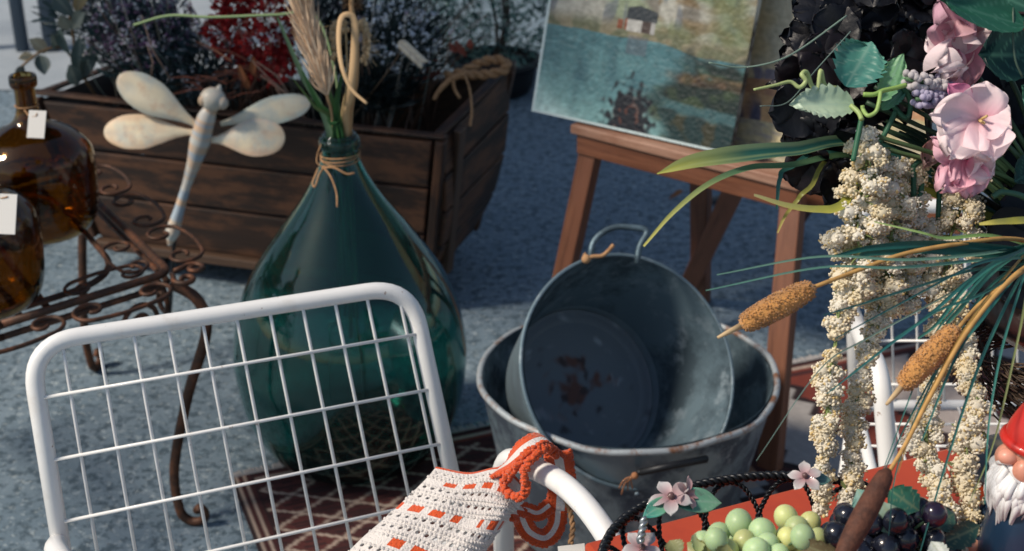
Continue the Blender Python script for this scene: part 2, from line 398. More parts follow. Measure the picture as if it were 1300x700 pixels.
def demijohn_grasses():
    n0 = DJ + V(0,0,.655)
    # stems reach down into the bottle
    pl = thing('pampas_plume', n0 + V(-.008,0,-.25), 'pale tan feathery plume rising from the green demijohn', 'dried plant', 'dried stems in the green demijohn')
    st = [DJ+V(.02,0,.2), DJ+V(-.006,-.01,.655), P(415,120,2.42), P(392,40,2.38), P(372,-40,2.35)]
    sp = catmull(st, 12)
    MB().tube(sp, .0025, 6, col=(.45,.28,.15)).build('stem', M_STRAW, pl)
    b = MB()
    N = len(sp)
    for i in range(760):
        u = rnd(.50, 1); p = sp[min(N-1, int(u*(N-1)))]
        tdir = (sp[min(N-1, int(u*(N-1))+1)] - sp[int(u*(N-1))-1]).normalized()
        rv = rvec(); rv = (rv - tdir*rv.dot(tdir)).normalized()
        q = p + rv*.002; L = rnd(.04,.075); e = p + tdir*L + rv*rnd(.008,.03)
        b.ribbon([q, lerp(q,e,.5)+rv*.004, e], [.003,.003,.0008], rvec(), col=jit((.74,.57,.41), .3))
    b.build('plume', M_STRAW, pl)
    # broad tan stalk folded over near the top
    fs = thing('folded_reed', n0 + V(.008,0,-.2), 'straw coloured reed folded over into a loop above the green demijohn', 'dried plant', 'dried stems in the green demijohn')
    b = MB(); pts = catmull([DJ+V(.0,.01,.25), DJ+V(.012,-.004,.655), P(445,120,2.4), P(450,60,2.37), P(450,28,2.36), P(443,19,2.355), P(433,24,2.35), P(430,50,2.34), P(434,85,2.33), P(446,113,2.33), P(466,132,2.33)], 8)
    ws = [.008]*8 + [.012 if i < 24 else .013 for i in range(24)] + [.011-.00014*i for i in range(len(pts)-32)]
    b.ribbon(pts, ws, -FW, fold=.12, col=(.55,.37,.20)); b.build('reed_blade', M_STRAW, fs, solid=.0012)
    b = MB(); pts = catmull([DJ+V(.015,.0,.3), DJ+V(.018,.004,.655), P(452,100,2.42), P(452,40,2.40), P(446,8,2.39), P(450,-30,2.38)], 8)
    b.tube(pts, .0045, 7, col=(.42,.26,.13)); b.build('stalk', M_STRAW, fs)
    # wheat ears
    we = thing('wheat_ears', n0 + V(.0,0.005,-.3), 'pale bristly wheat ears drooping beside the folded reed', 'dried plant', 'dried stems in the green demijohn')
    for k, (st, en) in enumerate((([DJ+V(.01,.01,.3), DJ+V(.005,.01,.655), P(440,110,2.43), P(440,60,2.42)], [P(436,30,2.42), P(424,38,2.415), P(424,72,2.41)]), ([DJ+V(-.01,.01,.3), DJ+V(0,.012,.655), P(447,90,2.45), P(455,45,2.44)], [P(461,30,2.44), P(466,50,2.43), P(462,78,2.43)]))):
        b = MB(); sp = catmull(st+en, 8); b.tube(sp, .0018, 6, col=(.45,.33,.17)); b.build('stem', M_STRAW, we)
        b = MB(); tail = sp[-20:]
        for i, p in enumerate(tail):
            for s in range(4):
                rv = rvec(); b.ico(p+rv*.005, (.0035,.0035,.006), 1, col=jit((.52,.38,.22), .25))
                if i % 2 == 0: b.tube([p, p+rv*.03+V(0,0,-.012)], [.0006,.0002], 4, col=(.5,.38,.22))
        b.build('ear', M_STRAW, we)
    # green blades
    gb = thing('green_reed_leaves', n0 + V(-.01,-.01,-.2), 'fresh green blades standing in the neck of the green demijohn', 'leaf', None)
    for (tx, ty, w, cdk) in ((384,90,.013,(.05,.14,.045)), (352,22,.012,(.10,.17,.10)), (436,88,.012,(.035,.11,.04)), (404,60,.010,(.06,.13,.05)), (414,150,.012,(.03,.10,.04)), (372,100,.007,(.10,.16,.06))):
        b = MB(); a = DJ+V(rnd(-.012,.012), -.012, .656); e = P(tx, ty, 2.40)
        pts = catmull([DJ+V(rnd(-.02,.02),0,.3), a, lerp(a,e,.5)+V(-.004,0,.01), e], 8)
        ws = [w*.6]*8 + [w*(1-.8*((i)/17.)**2) for i in range(len(pts)-8)]
        b.ribbon(pts, ws, (-FW+RT*rnd(-.5,.5)), fold=.2, col=jit(cdk,.2)); b.build('blade', M_LEAF, gb)
    # thin green reed arching left across the trough
    b = MB(); b.tube(catmull([DJ+V(0,.01,.3), DJ+V(.0,.015,.655), P(425,90,2.5), P(400,20,2.5), P(352,19,2.5), P(270,22,2.52), P(215,20,2.55), P(170,32,2.58)], 8), .0026, 6, col=(.17,.25,.12)); b.build('arching_stem', M_STRAW, gb)
    # small brown seed head
    b = MB(); sd = thing('seed_head', n0 + V(.02,0.01,-.2), 'fluffy dark brown seed head topping a stalk above the green demijohn', 'dried plant', 'dried stems in the green demijohn')
    p = P(447,2,2.4)
    MB().tube(catmull([DJ+V(0,0,.3), DJ+V(.016,.006,.655), P(450,70,2.42), p],8), .002, 6, col=(.3,.2,.1)).build('stem', M_STRAW, sd)
    for i in range(160):
        rv = rvec(); b.tube([p, p+rv*rnd(.016,.024)], [.0018,.0008], 4, col=jit((.11,.062,.03),.4))
    b.build('fluff', M_STRAW, sd)
demijohn_grasses()

# ------------------------------------------------------------------ amber jugs
def jug(c, S, label, tagpos, seed):
    t = thing('amber_jug', c, label, 'jug', 'amber glass jugs on the iron table')
    g = M_AMBER
    pr = smooth_profile([(.002,.006),(.060,.003),(.080,.010),(.094,.035),(.100,.08),(.101,.13),(.094,.160),(.068,.186),(.034,.203),(.0205,.222),(.0175,.25),(.0175,.282)], 5)
    pr = [(r*S, z*S) for r, z in pr]
    MB().lathe(shell(pr, .005, .2), c, n=64).build('glass_body', g, t)
    MB().lathe(smooth_profile([(.0178*S,.268*S),(.0225*S,.270*S),(.0235*S,.279*S),(.0225*S,.288*S),(.0185*S,.290*S)],3), c, n=32).build('neck_ring', g, t)
    if tagpos:
        a, tl, br, d = tagpos
        tg = MB(); q = [P(tl[0],tl[1],d), P(br[0]+2,tl[1]+1,d), P(br[0]-1,br[1],d), P(tl[0]-3,br[1]-1,d)]
        tg.slab(*q, .0012); o = tg.build('price_tag', M_PAPER, t, smooth=False)
        b = MB(); b.tube(catmull([P(a[0]-14,a[1]-2,d+.04), P(a[0]-8,a[1]+5,d+.005), P(a[0],a[1]+6,d), P((tl[0]+br[0])/2, tl[1]+4, d-.001)],8), .0012, 5)
        b.tube([c+V(math.cos(k*math.pi/12)*.019*S, math.sin(k*math.pi/12)*.019*S, .236*S) for k in range(25)], .0012, 5)
        b.build('string', M_TWINE, o)
M_AMBER = glass('amber_glass', (.40,.21,.035), .03, .25)
J1 = V(-.872,2.42,.462); J2 = V(-.878,2.105,.462)
jug(J1, 1.05, 'whole amber glass jug with white neck tag, farther back on the iron table', ((45,142),(37,140),(57,176),2.375), 1)
jug(J2, 1.05, 'amber glass jug cut off at the picture edge, near front rail of the iron table', ((2,246),(0,246),(20,298),2.0), 2)

# ------------------------------------------------------------------ wrought iron scroll table
def spiral_c(cx, cy, R0, R1, a0, a1, n=22):
    out = []
    for i in range(n+1):
        t = i/n; a = a0+(a1-a0)*t; r = R0+(R1-R0)*t; out.append((cx+r*math.cos(a), cy+r*math.sin(a)))
    return out
def cscroll(L, h):
    """symmetric C scroll on the segment 0..L, bulging to +y by h"""
    Rr = h*.46
    left = spiral_c(Rr, Rr, Rr*.18, Rr, math.pi*2.7, math.pi*.5, 30)
    # from the left spiral's top across to the right one
    left = [(x, y) for x, y in left]
    top = [(Rr + (L-2*Rr)*t, 2*Rr + (h-2*Rr)*math.sin(math.pi*t)) for t in [k/10 for k in range(1, 10)]]
    right = [(L-x, y) for x, y in left[::-1]]
    left2 = left
    return left2 + top + right
def iron_table():
    C0 = V(-.59,2.2,.48); e1 = V(-.545,.838,0).normalized(); e2 = V(-.75,-.66,0).normalized()
    S = .60
    t = thing('iron_side_table', V(C0.x, C0.y, 0)+(e1+e2)*S*.5, 'rusty wrought iron side table with scrollwork edges, holding the amber jugs', 'table')
    cs = [C0, C0+e1*S, C0+(e1+e2)*S, C0+e2*S]
    ins = [p + (V(cs[2].x,cs[2].y,p.z)-C0 if i == 0 else (cs[(i+2) % 4]-p)).normalized()*.085 for i, p in enumerate(cs)]
    b = MB(); loop = rounded([lerp(cs[0],cs[3],.5)]+[cs[0],cs[1],cs[2],cs[3]]+[lerp(cs[0],cs[3],.5)], .03)
    b.tube(loop, .0075, 8); b.tube([p+V(0,0,-.022) for p in loop], .006, 8)
    b.build('edge_rail', M_IRON, t)
    b = MB(); loop = rounded([lerp(ins[0],ins[3],.5)]+ins+[lerp(ins[0],ins[3],.5)], .11, 12)
    b.tube([p+V(0,0,-.012) for p in loop], .006, 8)
    b.build('inner_rail', M_IRON, t)
    # slatted rest under the jugs, in the middle of the top
    b = MB()
    for k in range(9):
        s = .16 + k*.048
        a = C0+e2*s+e1*.06+V(0,0,-.024); c = C0+e2*s+e1*(S-.06)+V(0,0,-.024)
        if s > .17: b.bar(a, c, .012, .004)
    b.build('top_slat', M_IRON, t, smooth=False)
    def place(curve, o, x, y, nrm=None):
        return [o + x*q[0] + y*q[1] for q in curve]
    for (o, ex, out) in ((cs[0], e1, -e2), (cs[0], e2, -e1), (cs[1], e2, e1), (cs[3], e1, e2)):
        n = 3; Lg = (S-.03)/n
        for k in range(n):
            oo = o + ex*(.015+k*Lg) + out*.010
            b = MB(); b.tube(place(cscroll(Lg*.97, .082), oo, ex, out), .0037, 6); b.build('edge_scroll', M_IRON, t)
            oo = o + ex*(.03+k*Lg) - out*.010
            if k < 1 and o is cs[0]:
                b = MB(); b.tube(place(cscroll(Lg*.80, .066), oo+V(0,0,.002), ex, -out), .0034, 6); b.build('edge_scroll', M_IRON, t)
    # corner volutes
    for i, p in enumerate(cs):
        dg = (p - cs[(i+2) % 4]).normalized(); sd = V(-dg.y, dg.x, 0)
        for s in (1, -1):
            b = MB(); cv = spiral_c(.02, 0, .006, .021, -math.pi*1.2, math.pi*1.0, 24)
            b.tube([p + dg*(.016+q[0]) + sd*(s*(.022+q[1])) for q in cv] + [p+dg*.006+sd*s*.006], .0048, 6); b.build('corner_scroll', M_IRON, t)
        # cabriole leg
        top = p + V(0,0,-.02); foot = p + V(0,0,-.48)
        if i == 0: foot = V(-.60,2.14,0)
        prof = [top+dg*.0, top+dg*.045+V(0,0,-.03), top+dg*.055+V(0,0,-.09), lerp(top,foot,.45)+dg*.02, lerp(top,foot,.75)-dg*.012, foot-dg*.005+V(0,0,.035), foot+dg*.012+V(0,0,.010), foot+dg*.035+V(0,0,.012), foot+dg*.043+V(0,0,.028), foot+dg*.034+V(0,0,.040), foot+dg*.026+V(0,0,.031)]
        pp = catmull(prof, 8); b = MB(); b.tube(pp, [.0105 - .003*(k/len(pp)) for k in range(len(pp))], 8); b.build('leg', M_IRON, t)
        for ex in (cs[(i+1) % 4]-p, cs[i-1]-p):
            ex = ex.normalized()
            cv = spiral_c(0, 0, .008, .036, 0, math.pi*2.9, 30)
            b = MB(); b.tube([p + ex*(.06-q[0]) + V(0,0,-.075+q[1]) for q in cv], .0048, 6); b.build('bracket_scroll', M_IRON, t)
iron_table()

# ------------------------------------------------------------------ wooden trough
TB = [V(-.215,3.02,.085), V(-.115,3.33,.085)]                       # base: near right, far right
TT = [V(-.175,2.972,.45), V(-.022,3.30,.515)]                       # rim: near right, far right
TU = V(.956,-.293,0)
def trough():
    t = thing('wooden_trough', V(-.6,3.2,0), 'dark old wooden trough with flared plank sides, filled with dried flowers', 'trough')
    bl = [TB[0]-TU*.86, TB[1]-TU*.86]; tl = [TT[0]-TU*1.00, TT[1]-TU*1.05]
    def panel(a, b, c, d, n, name, m, th=.02):                      # a,b bottom; c,d top (c above b)
        mb = MB()
        for k in range(n):
            v0 = k/n + (.012 if k else 0); v1 = (k+1)/n - .012
            off = (b-a).cross(d-a).normalized()*rnd(-.004,.004)
            mb.slab(lerp(a,d,v0)+off, lerp(b,c,v0)+off, lerp(b,c,v1)+off, lerp(a,d,v1)+off, th)
        mb.build(name, m, t, smooth=False, bevel=.004)
    panel(bl[0], TB[0], TT[0], tl[0], 3, 'side_panel', M_TRUNK)
    tl[1].z = .43; fm = lerp(TT[1], tl[1], .42); fm.z = .415; bm_ = lerp(TB[1], bl[1], .42)
    far = catmull([TT[1], lerp(TT[1],fm,.5)-V(0,0,.028), fm, tl[1]], 4)
    mb = MB(); N = len(far)-1
    for i in range(N):
        ba, bb = lerp(TB[1],bl[1],i/N), lerp(TB[1],bl[1],(i+1)/N)
        for k in range(3): mb.slab(lerp(ba,far[i],k/3+.004), lerp(bb,far[i+1],k/3+.004), lerp(bb,far[i+1],(k+1)/3-.004), lerp(ba,far[i],(k+1)/3-.004), .02)
    mb.build('side_panel', M_TRIM, t, smooth=False)
    mb = MB(); mb.tube([p+V(0,0,.006) for p in [TT[1]+TU*.03]+far+[tl[1]-TU*.03]], .016, 8); mb.build('rim_board', M_TRIM, t)
    mb = MB(); e0 = [lerp(TB[0],TT[0],k/4)+TU*(.011+.026*math.sin(math.pi*(k/4)**.8)) for k in range(5)]; e1_ = [lerp(TB[1],TT[1],k/4)+TU*(.011+.034*math.sin(math.pi*(k/4)**.8)) for k in range(5)]
    for k in range(4): mb.slab(lerp(e0[k],e0[k+1],.03), lerp(e1_[k],e1_[k+1],.03), lerp(e1_[k],e1_[k+1],.97), lerp(e0[k],e0[k+1],.97), .022)
    mb.build('end_panel', M_TRUNK, t, smooth=False, bevel=.004)
    panel(bl[1]-TU*.011, bl[0]-TU*.011, tl[0]-TU*.011, tl[1]-TU*.011, 3, 'end_panel', M_TRUNKIN, .022)
    MB().slab(bl[0], TB[0], TB[1], bl[1], .02).build('floor_board', M_TRUNKIN, t, smooth=False, bevel=.003)
    up = V(0,0,.013)
    for a, b in ((tl[0]-TU*.03, TT[0]+TU*.03), (TT[0]+TU*.012, TT[1]+TU*.012), (tl[0]-TU*.012, tl[1]-TU*.012)):
        z = V(0,0,.002 if abs((b-a).normalized().dot(TU)) > .8 else -.001)
        MB().bar(a+up+z, b+up+z-V(0,0,.007), .026, .009, side=(b-a).cross(V(0,0,1))).build('rim_board', M_TRUNK, t, smooth=False, bevel=.004)
    MB().bar(bl[0]-TU*.01+V(-.003,-.016,-.012), TB[0]+TU*.01+V(-.003,-.016,-.012), .03, .022).build('bottom_rail', M_TRIM, t, smooth=False, bevel=.003)
    for a, b in ((TB[0]+TU*.02, TT[0]+TU*.02), (TB[1]+TU*.02, TT[1]+TU*.02), (bl[0]-TU*.02, tl[0]-TU*.02)):
        MB().bar(a+V(0,-.004,0), b+V(0,-.004,0), .022, .03, side=TU).build('corner_post', M_TRUNK, t, smooth=False, bevel=.004)
    mid = lerp(TB[0],TB[1],.5)+TU*.03; mt = lerp(TT[0],TT[1],.5)+TU*.03
    MB().bar(lerp(TB[0],TB[1],.16)+TU*.045, lerp(TT[0],TT[1],.16)+TU*.035, .035, .018, side=(TT[1]-TT[0])).build('end_batten', M_TRIM, t, smooth=False, bevel=.003)
    for q in (TB[0]-TU*.1, TB[1]-TU*.1, bl[0]+TU*.1, bl[1]+TU*.1):
        w = MB(); c = q+V(.03,.03,-.043); ax = V(.293,.956,0)
        Mx = Matrix((TU, V(0,0,1), ax)).transposed()
        w.lathe(smooth_profile([(.001,-.014),(.03,-.014),(.042,-.008),(.042,.008),(.03,.014),(.001,.014)],3), c, Mx, 24).build('castor_wheel', M_DARKIRON, t)
    # rope handle over the far right end
    rp = catmull([P(566,97,3.28), P(586,92,3.27), P(612,79,3.27), P(634,76,3.27), P(644,83,3.27), P(636,91,3.26), P(610,95,3.26), P(588,94,3.25)], 8)
    b = MB(); b.rope(rp, .0055, .0075, .05, 2, 6); b.ico(P(588,94,3.25), .013, 2)
    b.tube(catmull([P(588,94,3.245), P(571,102,3.24), P(557,116,3.235), P(551,127,3.23)],8), [.0085*(1-.5*k/24) for k in range(25)], 6)
    b.tube(catmull([P(590,95,3.24), P(596,113,3.2), P(599,140,3.17), P(597,160,3.15)],8), .003, 5)
    b.tube(catmull([P(575,99,3.24), P(577,113,3.24), P(584,125,3.24)],8), .004, 5)
    b.build('rope_handle', M_TWINE, t)
trough()
# ------------------------------------------------------------------ flowers standing in the trough
def trough_pt(u, v, z=.40):
    """u 0 right .. 1 left along the trough, v 0 near .. 1 far"""
    a = lerp(lerp(TB[0],TT[0],.8), lerp(TB[1],TT[1],.8), v); p = a - TU*(.93*u+.03); p.z = z; return p
def stems(b, base, tips, r, col):
    for e in tips:
        m = lerp(base, e, .55) + V(rnd(-.02,.02), rnd(-.02,.02), .02)
        b.tube(catmull([base+V(rnd(-.02,.02),rnd(-.02,.02),0), m, e], 4), r, 5, col=jit(col,.25))
def dot_bush(name, label, base, cx, cy, Y, rx, rz, n, dotcol, stemcol, dr, leafcol=None, nl=0, group='dried bunches in the trough', ry=.10, cat='dried flowers'):
    t = thing(name, base, label, cat, group); c = aty(cx, cy, Y)
    tips = []
    for i in range(n):
        v = rvec()*(rnd(.15,1)**.4); p = c + V(v.x*rx, v.y*ry, v.z*rz); tips.append(p)
    b = MB(); stems(b, base, tips[::3], .0013, stemcol); b.build('stem', M_STRAW, t)
    b = MB()
    for p in tips:
        for k in range(random.randint(2,6)):
            b.ico(p + rvec()*dr*rnd(.5,2.6), dr*rnd(.5,1.0), 1, col=jit(random.choice(dotcol), .3))
    b.build('blossom', M_VM, t)
    if leafcol:
        b = MB()
        for i in range(nl):
            v = rvec()*(rnd(.05,1)**.5); p = c + V(v.x*rx*1.05, v.y*ry, v.z*rz*1.05 - rz*.3)
            d = (p-base).normalized()+rvec()*.7; b.petal(p, d, rvec(), rnd(.03,.065), rnd(.005,.012), cup=.1, col0=jit(leafcol,.3), col1=jit(leafcol,.3), nu=2, nv=3)
        b.build('foliage', M_LEAF, t)
    return t
def trough_flowers():
    G = 'dried bunches in the trough'
    # eucalyptus at the left end
    t = thing('eucalyptus_branch', trough_pt(.95,.5), 'grey green eucalyptus branch with thick pale leaves at the left end of the trough', 'dried leaves', G)
    base = trough_pt(.95,.5,.30)
    b = MB(); sp = catmull([base, aty(105,95,3.3), aty(92,40,3.3), aty(84,-20,3.3)],8); b.tube(sp,.004,6,col=(.16,.10,.05))
    sp2 = catmull([aty(104,92,3.3), aty(80,62,3.28), aty(52,66,3.25), aty(28,84,3.22)],8); b.tube(sp2,.003,6,col=(.2,.13,.07)); b.build('stem', M_STRAW, t)
    b = MB()
    for (x,y,tx,ty,w,cl) in ((100,100,100,55,.05,(.09,.13,.12)),(104,100,116,60,.05,(.07,.10,.10)),(90,70,75,42,.05,(.10,.15,.14)),(90,38,78,20,.045,(.30,.32,.27)),(92,36,110,18,.05,(.26,.29,.25)),(92,20,70,-4,.05,(.10,.14,.14)),(96,15,106,-16,.04,(.45,.33,.18)),(74,62,62,44,.045,(.12,.17,.16)),(60,66,40,52,.045,(.33,.31,.24)),(50,70,56,90,.05,(.10,.14,.14)),(30,84,20,98,.03,(.08,.09,.09)),(44,72,26,74,.03,(.45,.38,.26)),(120,60,130,20,.04,(.08,.12,.12)),(112,80,140,52,.04,(.06,.09,.10)),(98,108,88,84,.05,(.09,.13,.13))):
        a = aty(x,y,3.28); e = aty(tx,ty,3.25); b.petal(a, e-a, -FW+rvec()*.5, (e-a).length*1.15, w*1.1, cup=.25, curl=rnd(-.2,.2), shape=.5, tip=3, col0=cl, col1=jit(cl,.35), vein=(.35,.38,.33))
    b.build('leaf', M_LEAF, t)
    dot_bush('sea_lavender', 'bushy purple and white sea lavender in the left half of the trough', trough_pt(.78,.6,.36), 185, 42, 3.25, .135, .10, 720, [(.20,.09,.19),(.34,.18,.30),(.58,.57,.60),(.10,.05,.10),(.40,.42,.46),(.06,.08,.09)], (.08,.11,.10), .0040, (.028,.058,.060), 700)
    dot_bush('white_statice', 'fluffy white statice behind the sea lavender', trough_pt(.80,.9,.36), 140, 10, 3.42, .15, .07, 160, [(.45,.46,.5),(.3,.32,.36)], (.06,.07,.07), .004, (.035,.065,.07), 500)
    dot_bush('dark_filler_plant', 'dusky blue green filler foliage low behind the dragonfly', trough_pt(.62,.4,.36), 255, 85, 3.18, .15, .07, 120, [(.06,.09,.12),(.22,.25,.29),(.36,.38,.42)], (.03,.04,.04), .0042, (.026,.052,.060), 600)
    # red bunch
    t = thing('red_flower_bunch', trough_pt(.52,.5), 'deep red bunch of dried flowers hanging beside the pampas plume', 'dried flowers', G); base = trough_pt(.52,.5,.36)
    b = MB(); tips = []
    blobs = [(275,40,12),(290,60,12),(300,30,16),(325,55,16),(345,75,14),(318,78,14),(350,95,10),(335,20,18),(300,4,16),(330,-12,20),(360,40,14),(290,16,14),(372,5,14),(305,-20,20),(355,60,12),(312,96,8),(365,82,9)]
    for (x,y,r) in blobs: tips.append(aty(x,y,3.06+rnd(-.03,.05)))
    stems(b, base, tips, .0022, (.12,.05,.03)); b.build('stem', M_STRAW, t)
    b = MB()
    for (x,y,r), c in zip(blobs, tips):
        rr = r*.0020
        for k in range(70):
            v = rvec(); p = c+v*rr*rnd(.4,1); warm = v.z > .35 and random.random() < .35
            cl = (.46,.16,.12) if warm else random.choice([(.36,.016,.018),(.24,.010,.013),(.48,.032,.026)])
            b.petal(p, v+rvec()*.4, rvec(), rnd(.013,.024), rnd(.013,.021), cup=.35, curl=.2, col0=jit(cl,.3), col1=jit(cl,.3), nu=3, nv=3)
    b.build('blossom', M_V, t)
    # rusty dried leaves and twigs
    t = thing('rusty_dried_twigs', trough_pt(.58,.3), 'rust orange dried leaves and bare twigs low behind the dragonfly wings', 'dried leaves', G); base = trough_pt(.58,.3,.36)
    b = MB()
    for i in range(46):
        a = aty(rnd(255,345), rnd(70,120), 3.04+rnd(-.03,.05)); e = a + V(rnd(-.11,.04), rnd(-.03,.03), rnd(-.03,.04))
        b.tube([base+V(rnd(-.03,.03),0,0), a], .0009, 4, col=(.12,.06,.04)) if i % 4 == 0 else None
        cl = random.choice([(.20,.062,.035),(.28,.10,.05),(.13,.05,.035)]); b.ribbon([a, lerp(a,e,.5)+V(0,0,.006), e], [.003,.0045,.001], rvec(), col=jit(cl,.3))
    for (x,y) in ((303,82),(310,92),(322,72)):
        a = aty(x,y,3.0); b.petal(a, V(.1,0,-1)+rvec()*.3, -FW, .045, .022, cup=.3, col0=(.34,.12,.04), col1=(.25,.08,.03))
    for (x0,y0,x1,y1) in ((318,75,372,125),(325,78,366,118),(330,95,385,140),(350,112,388,150),(180,20,216,100),(188,60,192,95)):
        a = aty(x0,y0,3.0); e = aty(x1,y1,2.97); b.tube([a, lerp(a,e,.5)+rvec()*.01, e], .0014, 5, col=(.30,.19,.14))
    b.build('twig', M_STRAW, t)
    # dark centre behind the demijohn neck and white gypsophila
    dot_bush('white_gypsophila', 'airy white gypsophila sprays to the right of the green demijohn neck', trough_pt(.33,.5,.34), 508, 42, 3.2, .095, .105, 260, [(.60,.64,.70),(.42,.46,.52),(.72,.73,.75)], (.03,.045,.04), .0046, (.018,.036,.038), 620)
    dot_bush('dark_green_filler', 'very dark green filler leaves low in the right half of the trough', trough_pt(.33,.5,.32), 478, 108, 3.16, .075, .05, 60, [(.03,.04,.045)], (.02,.03,.03), .003, (.010,.020,.021), 500)
    dot_bush('dusty_heather', 'dusky heather and pale heads between the red bunch and the gypsophila', trough_pt(.42,.7,.36), 425, 30, 3.28, .10, .10, 160, [(.05,.06,.07),(.16,.12,.14),(.25,.25,.26)], (.04,.05,.05), .0036, (.018,.032,.034), 900)
    # brown dried grass fans
    t = thing('brown_grass_fan', trough_pt(.18,.6), 'brown dried grasses fanning out to the right above the rope handle', 'dried grass', G); base = trough_pt(.2,.6,.36)
    b = MB()
    for i in range(110):
        e = aty(rnd(520,640), rnd(-20,70), 3.25+rnd(-.08,.08)); m = lerp(base, e, .6)+V(rnd(-.02,.02),0,.03)
        p = catmull([base, m, e], 5); b.ribbon(p, [.003*(1-.08*k) for k in range(len(p))], rvec(), col=jit(random.choice([(.13,.065,.035),(.06,.05,.03),(.19,.09,.05)]),.3))
    b.build('blade', M_STRAW, t)
    # wheat ear and red berries
    t = thing('cream_wheat_ear', trough_pt(.28,.3), 'single cream wheat ear tilted over the near rim of the trough', 'dried plant', G)
    b = MB(); a = aty(507,53,3.02); e = aty(533,77,3.0); bs = trough_pt(.3,.3,.36)
    b.tube(catmull([bs, aty(500,80,3.05), a],6), .0012, 5, col=(.2,.13,.08)); b.build('stem', M_STRAW, t); b = MB()
    dd = (e-a).normalized(); ss = dd.cross(-FW).normalized()
    for k in range(9):
        c = lerp(a,e,k/8)
        for s in (-1,1):
            q = (ss*s*.75+dd).normalized(); b.tube([c, c+q*.006, c+q*.013, c+q*.019], [.002,.0048,.0045,.001], 8, col=jit((.66,.56,.43),.15))
    b.build('ear', M_VM, t)
    t = thing('rusty_red_pods', trough_pt(.1,.4), 'rusty red dried pods beside the rope handle', 'dried plant', G); bs = trough_pt(.1,.4,.40)
    b = MB()
    for (x,y,x1,y1) in ((578,52,592,72),(570,55,580,66),(596,50,598,62),(560,92,520,100),(556,76,530,92)):
        b.ribbon([aty(x,y,3.2), lerp(aty(x,y,3.2),aty(x1,y1,3.2),.5)+V(0,-.01,0), aty(x1,y1,3.2)], [.006,.018,.004], -FW, fold=.3, col=jit((.22,.05,.03),.4)); b.tube([bs, aty(x,y,3.2)], .0012, 4, col=(.1,.05,.03))
    b.build('pod', M_STRAW, t)
    # thin pale stems over everything
    t = thing('thin_dried_stems', trough_pt(.6,.5), 'sparse thin pale stems with tiny seed heads sticking out all over the trough', 'dried plant', G)
    b = MB()
    for i in range(90):
        x = rnd(110,560); e = aty(x+rnd(-30,30), rnd(-15,75), rnd(3.0,3.35)); f = min(.95,max(.1,1-(x-60)/520)); bs_ = trough_pt(f, rnd(.2,.8), .38)
        q = catmull([bs_, lerp(bs_,e,.6)+rvec()*.02, e], 4); cl = jit(random.choice([(.40,.36,.30),(.22,.27,.24),(.30,.18,.13)]),.3)
        b.tube(q, .0010, 4, col=cl)
        for k in range(9): b.ico(e+rvec()*rnd(.002,.014), rnd(.0015,.0035), 1, col=jit(random.choice([(.66,.66,.66),(.50,.46,.42),(.55,.42,.50)]),.2))
    b.build('stem', M_STRAW, t)
    # potted conifer-like shrub behind the trough end
    bs = V(-.06,4.75,0); t = thing('potted_shrub', bs, 'pale teal green feathery shrub in a dark pot behind the right end of the trough', 'shrub')
    MB().lathe(smooth_profile([(.001,.004),(.12,.004),(.15,.10),(.165,.105),(.165,.12),(.145,.12),(.14,.09),(.001,.09)],4), bs, n=32).build('pot', M_DARKIRON, t)
    b = MB()
    for i in range(5): b.tube(catmull([bs+V(0,0,.09), bs+V(rnd(-.05,.05),rnd(-.05,.05),.3), bs+V(rnd(-.2,.2),rnd(-.15,.15),rnd(.7,.95))],5), .006, 6, col=(.06,.04,.03))
    b.build('stem', M_STRAW, t)
    b = MB()
    for i in range(3800):
        v = rvec()*(rnd(.1,1)**.4); p = bs+V(0,0,.40)+V(v.x*.46, v.y*.28, v.z*.31)
        cl = random.choice([(.12,.24,.20),(.06,.14,.12),(.24,.36,.29),(.03,.07,.065)])
        b.petal(p, V(v.x,v.y,v.z+.6)+rvec()*.6, rvec(), rnd(.03,.06), rnd(.009,.014), cup=.1, col0=jit(cl,.3), col1=jit(cl,.3), nu=2, nv=3)
    b.build('foliage', M_LEAF, t)
trough_flowers()

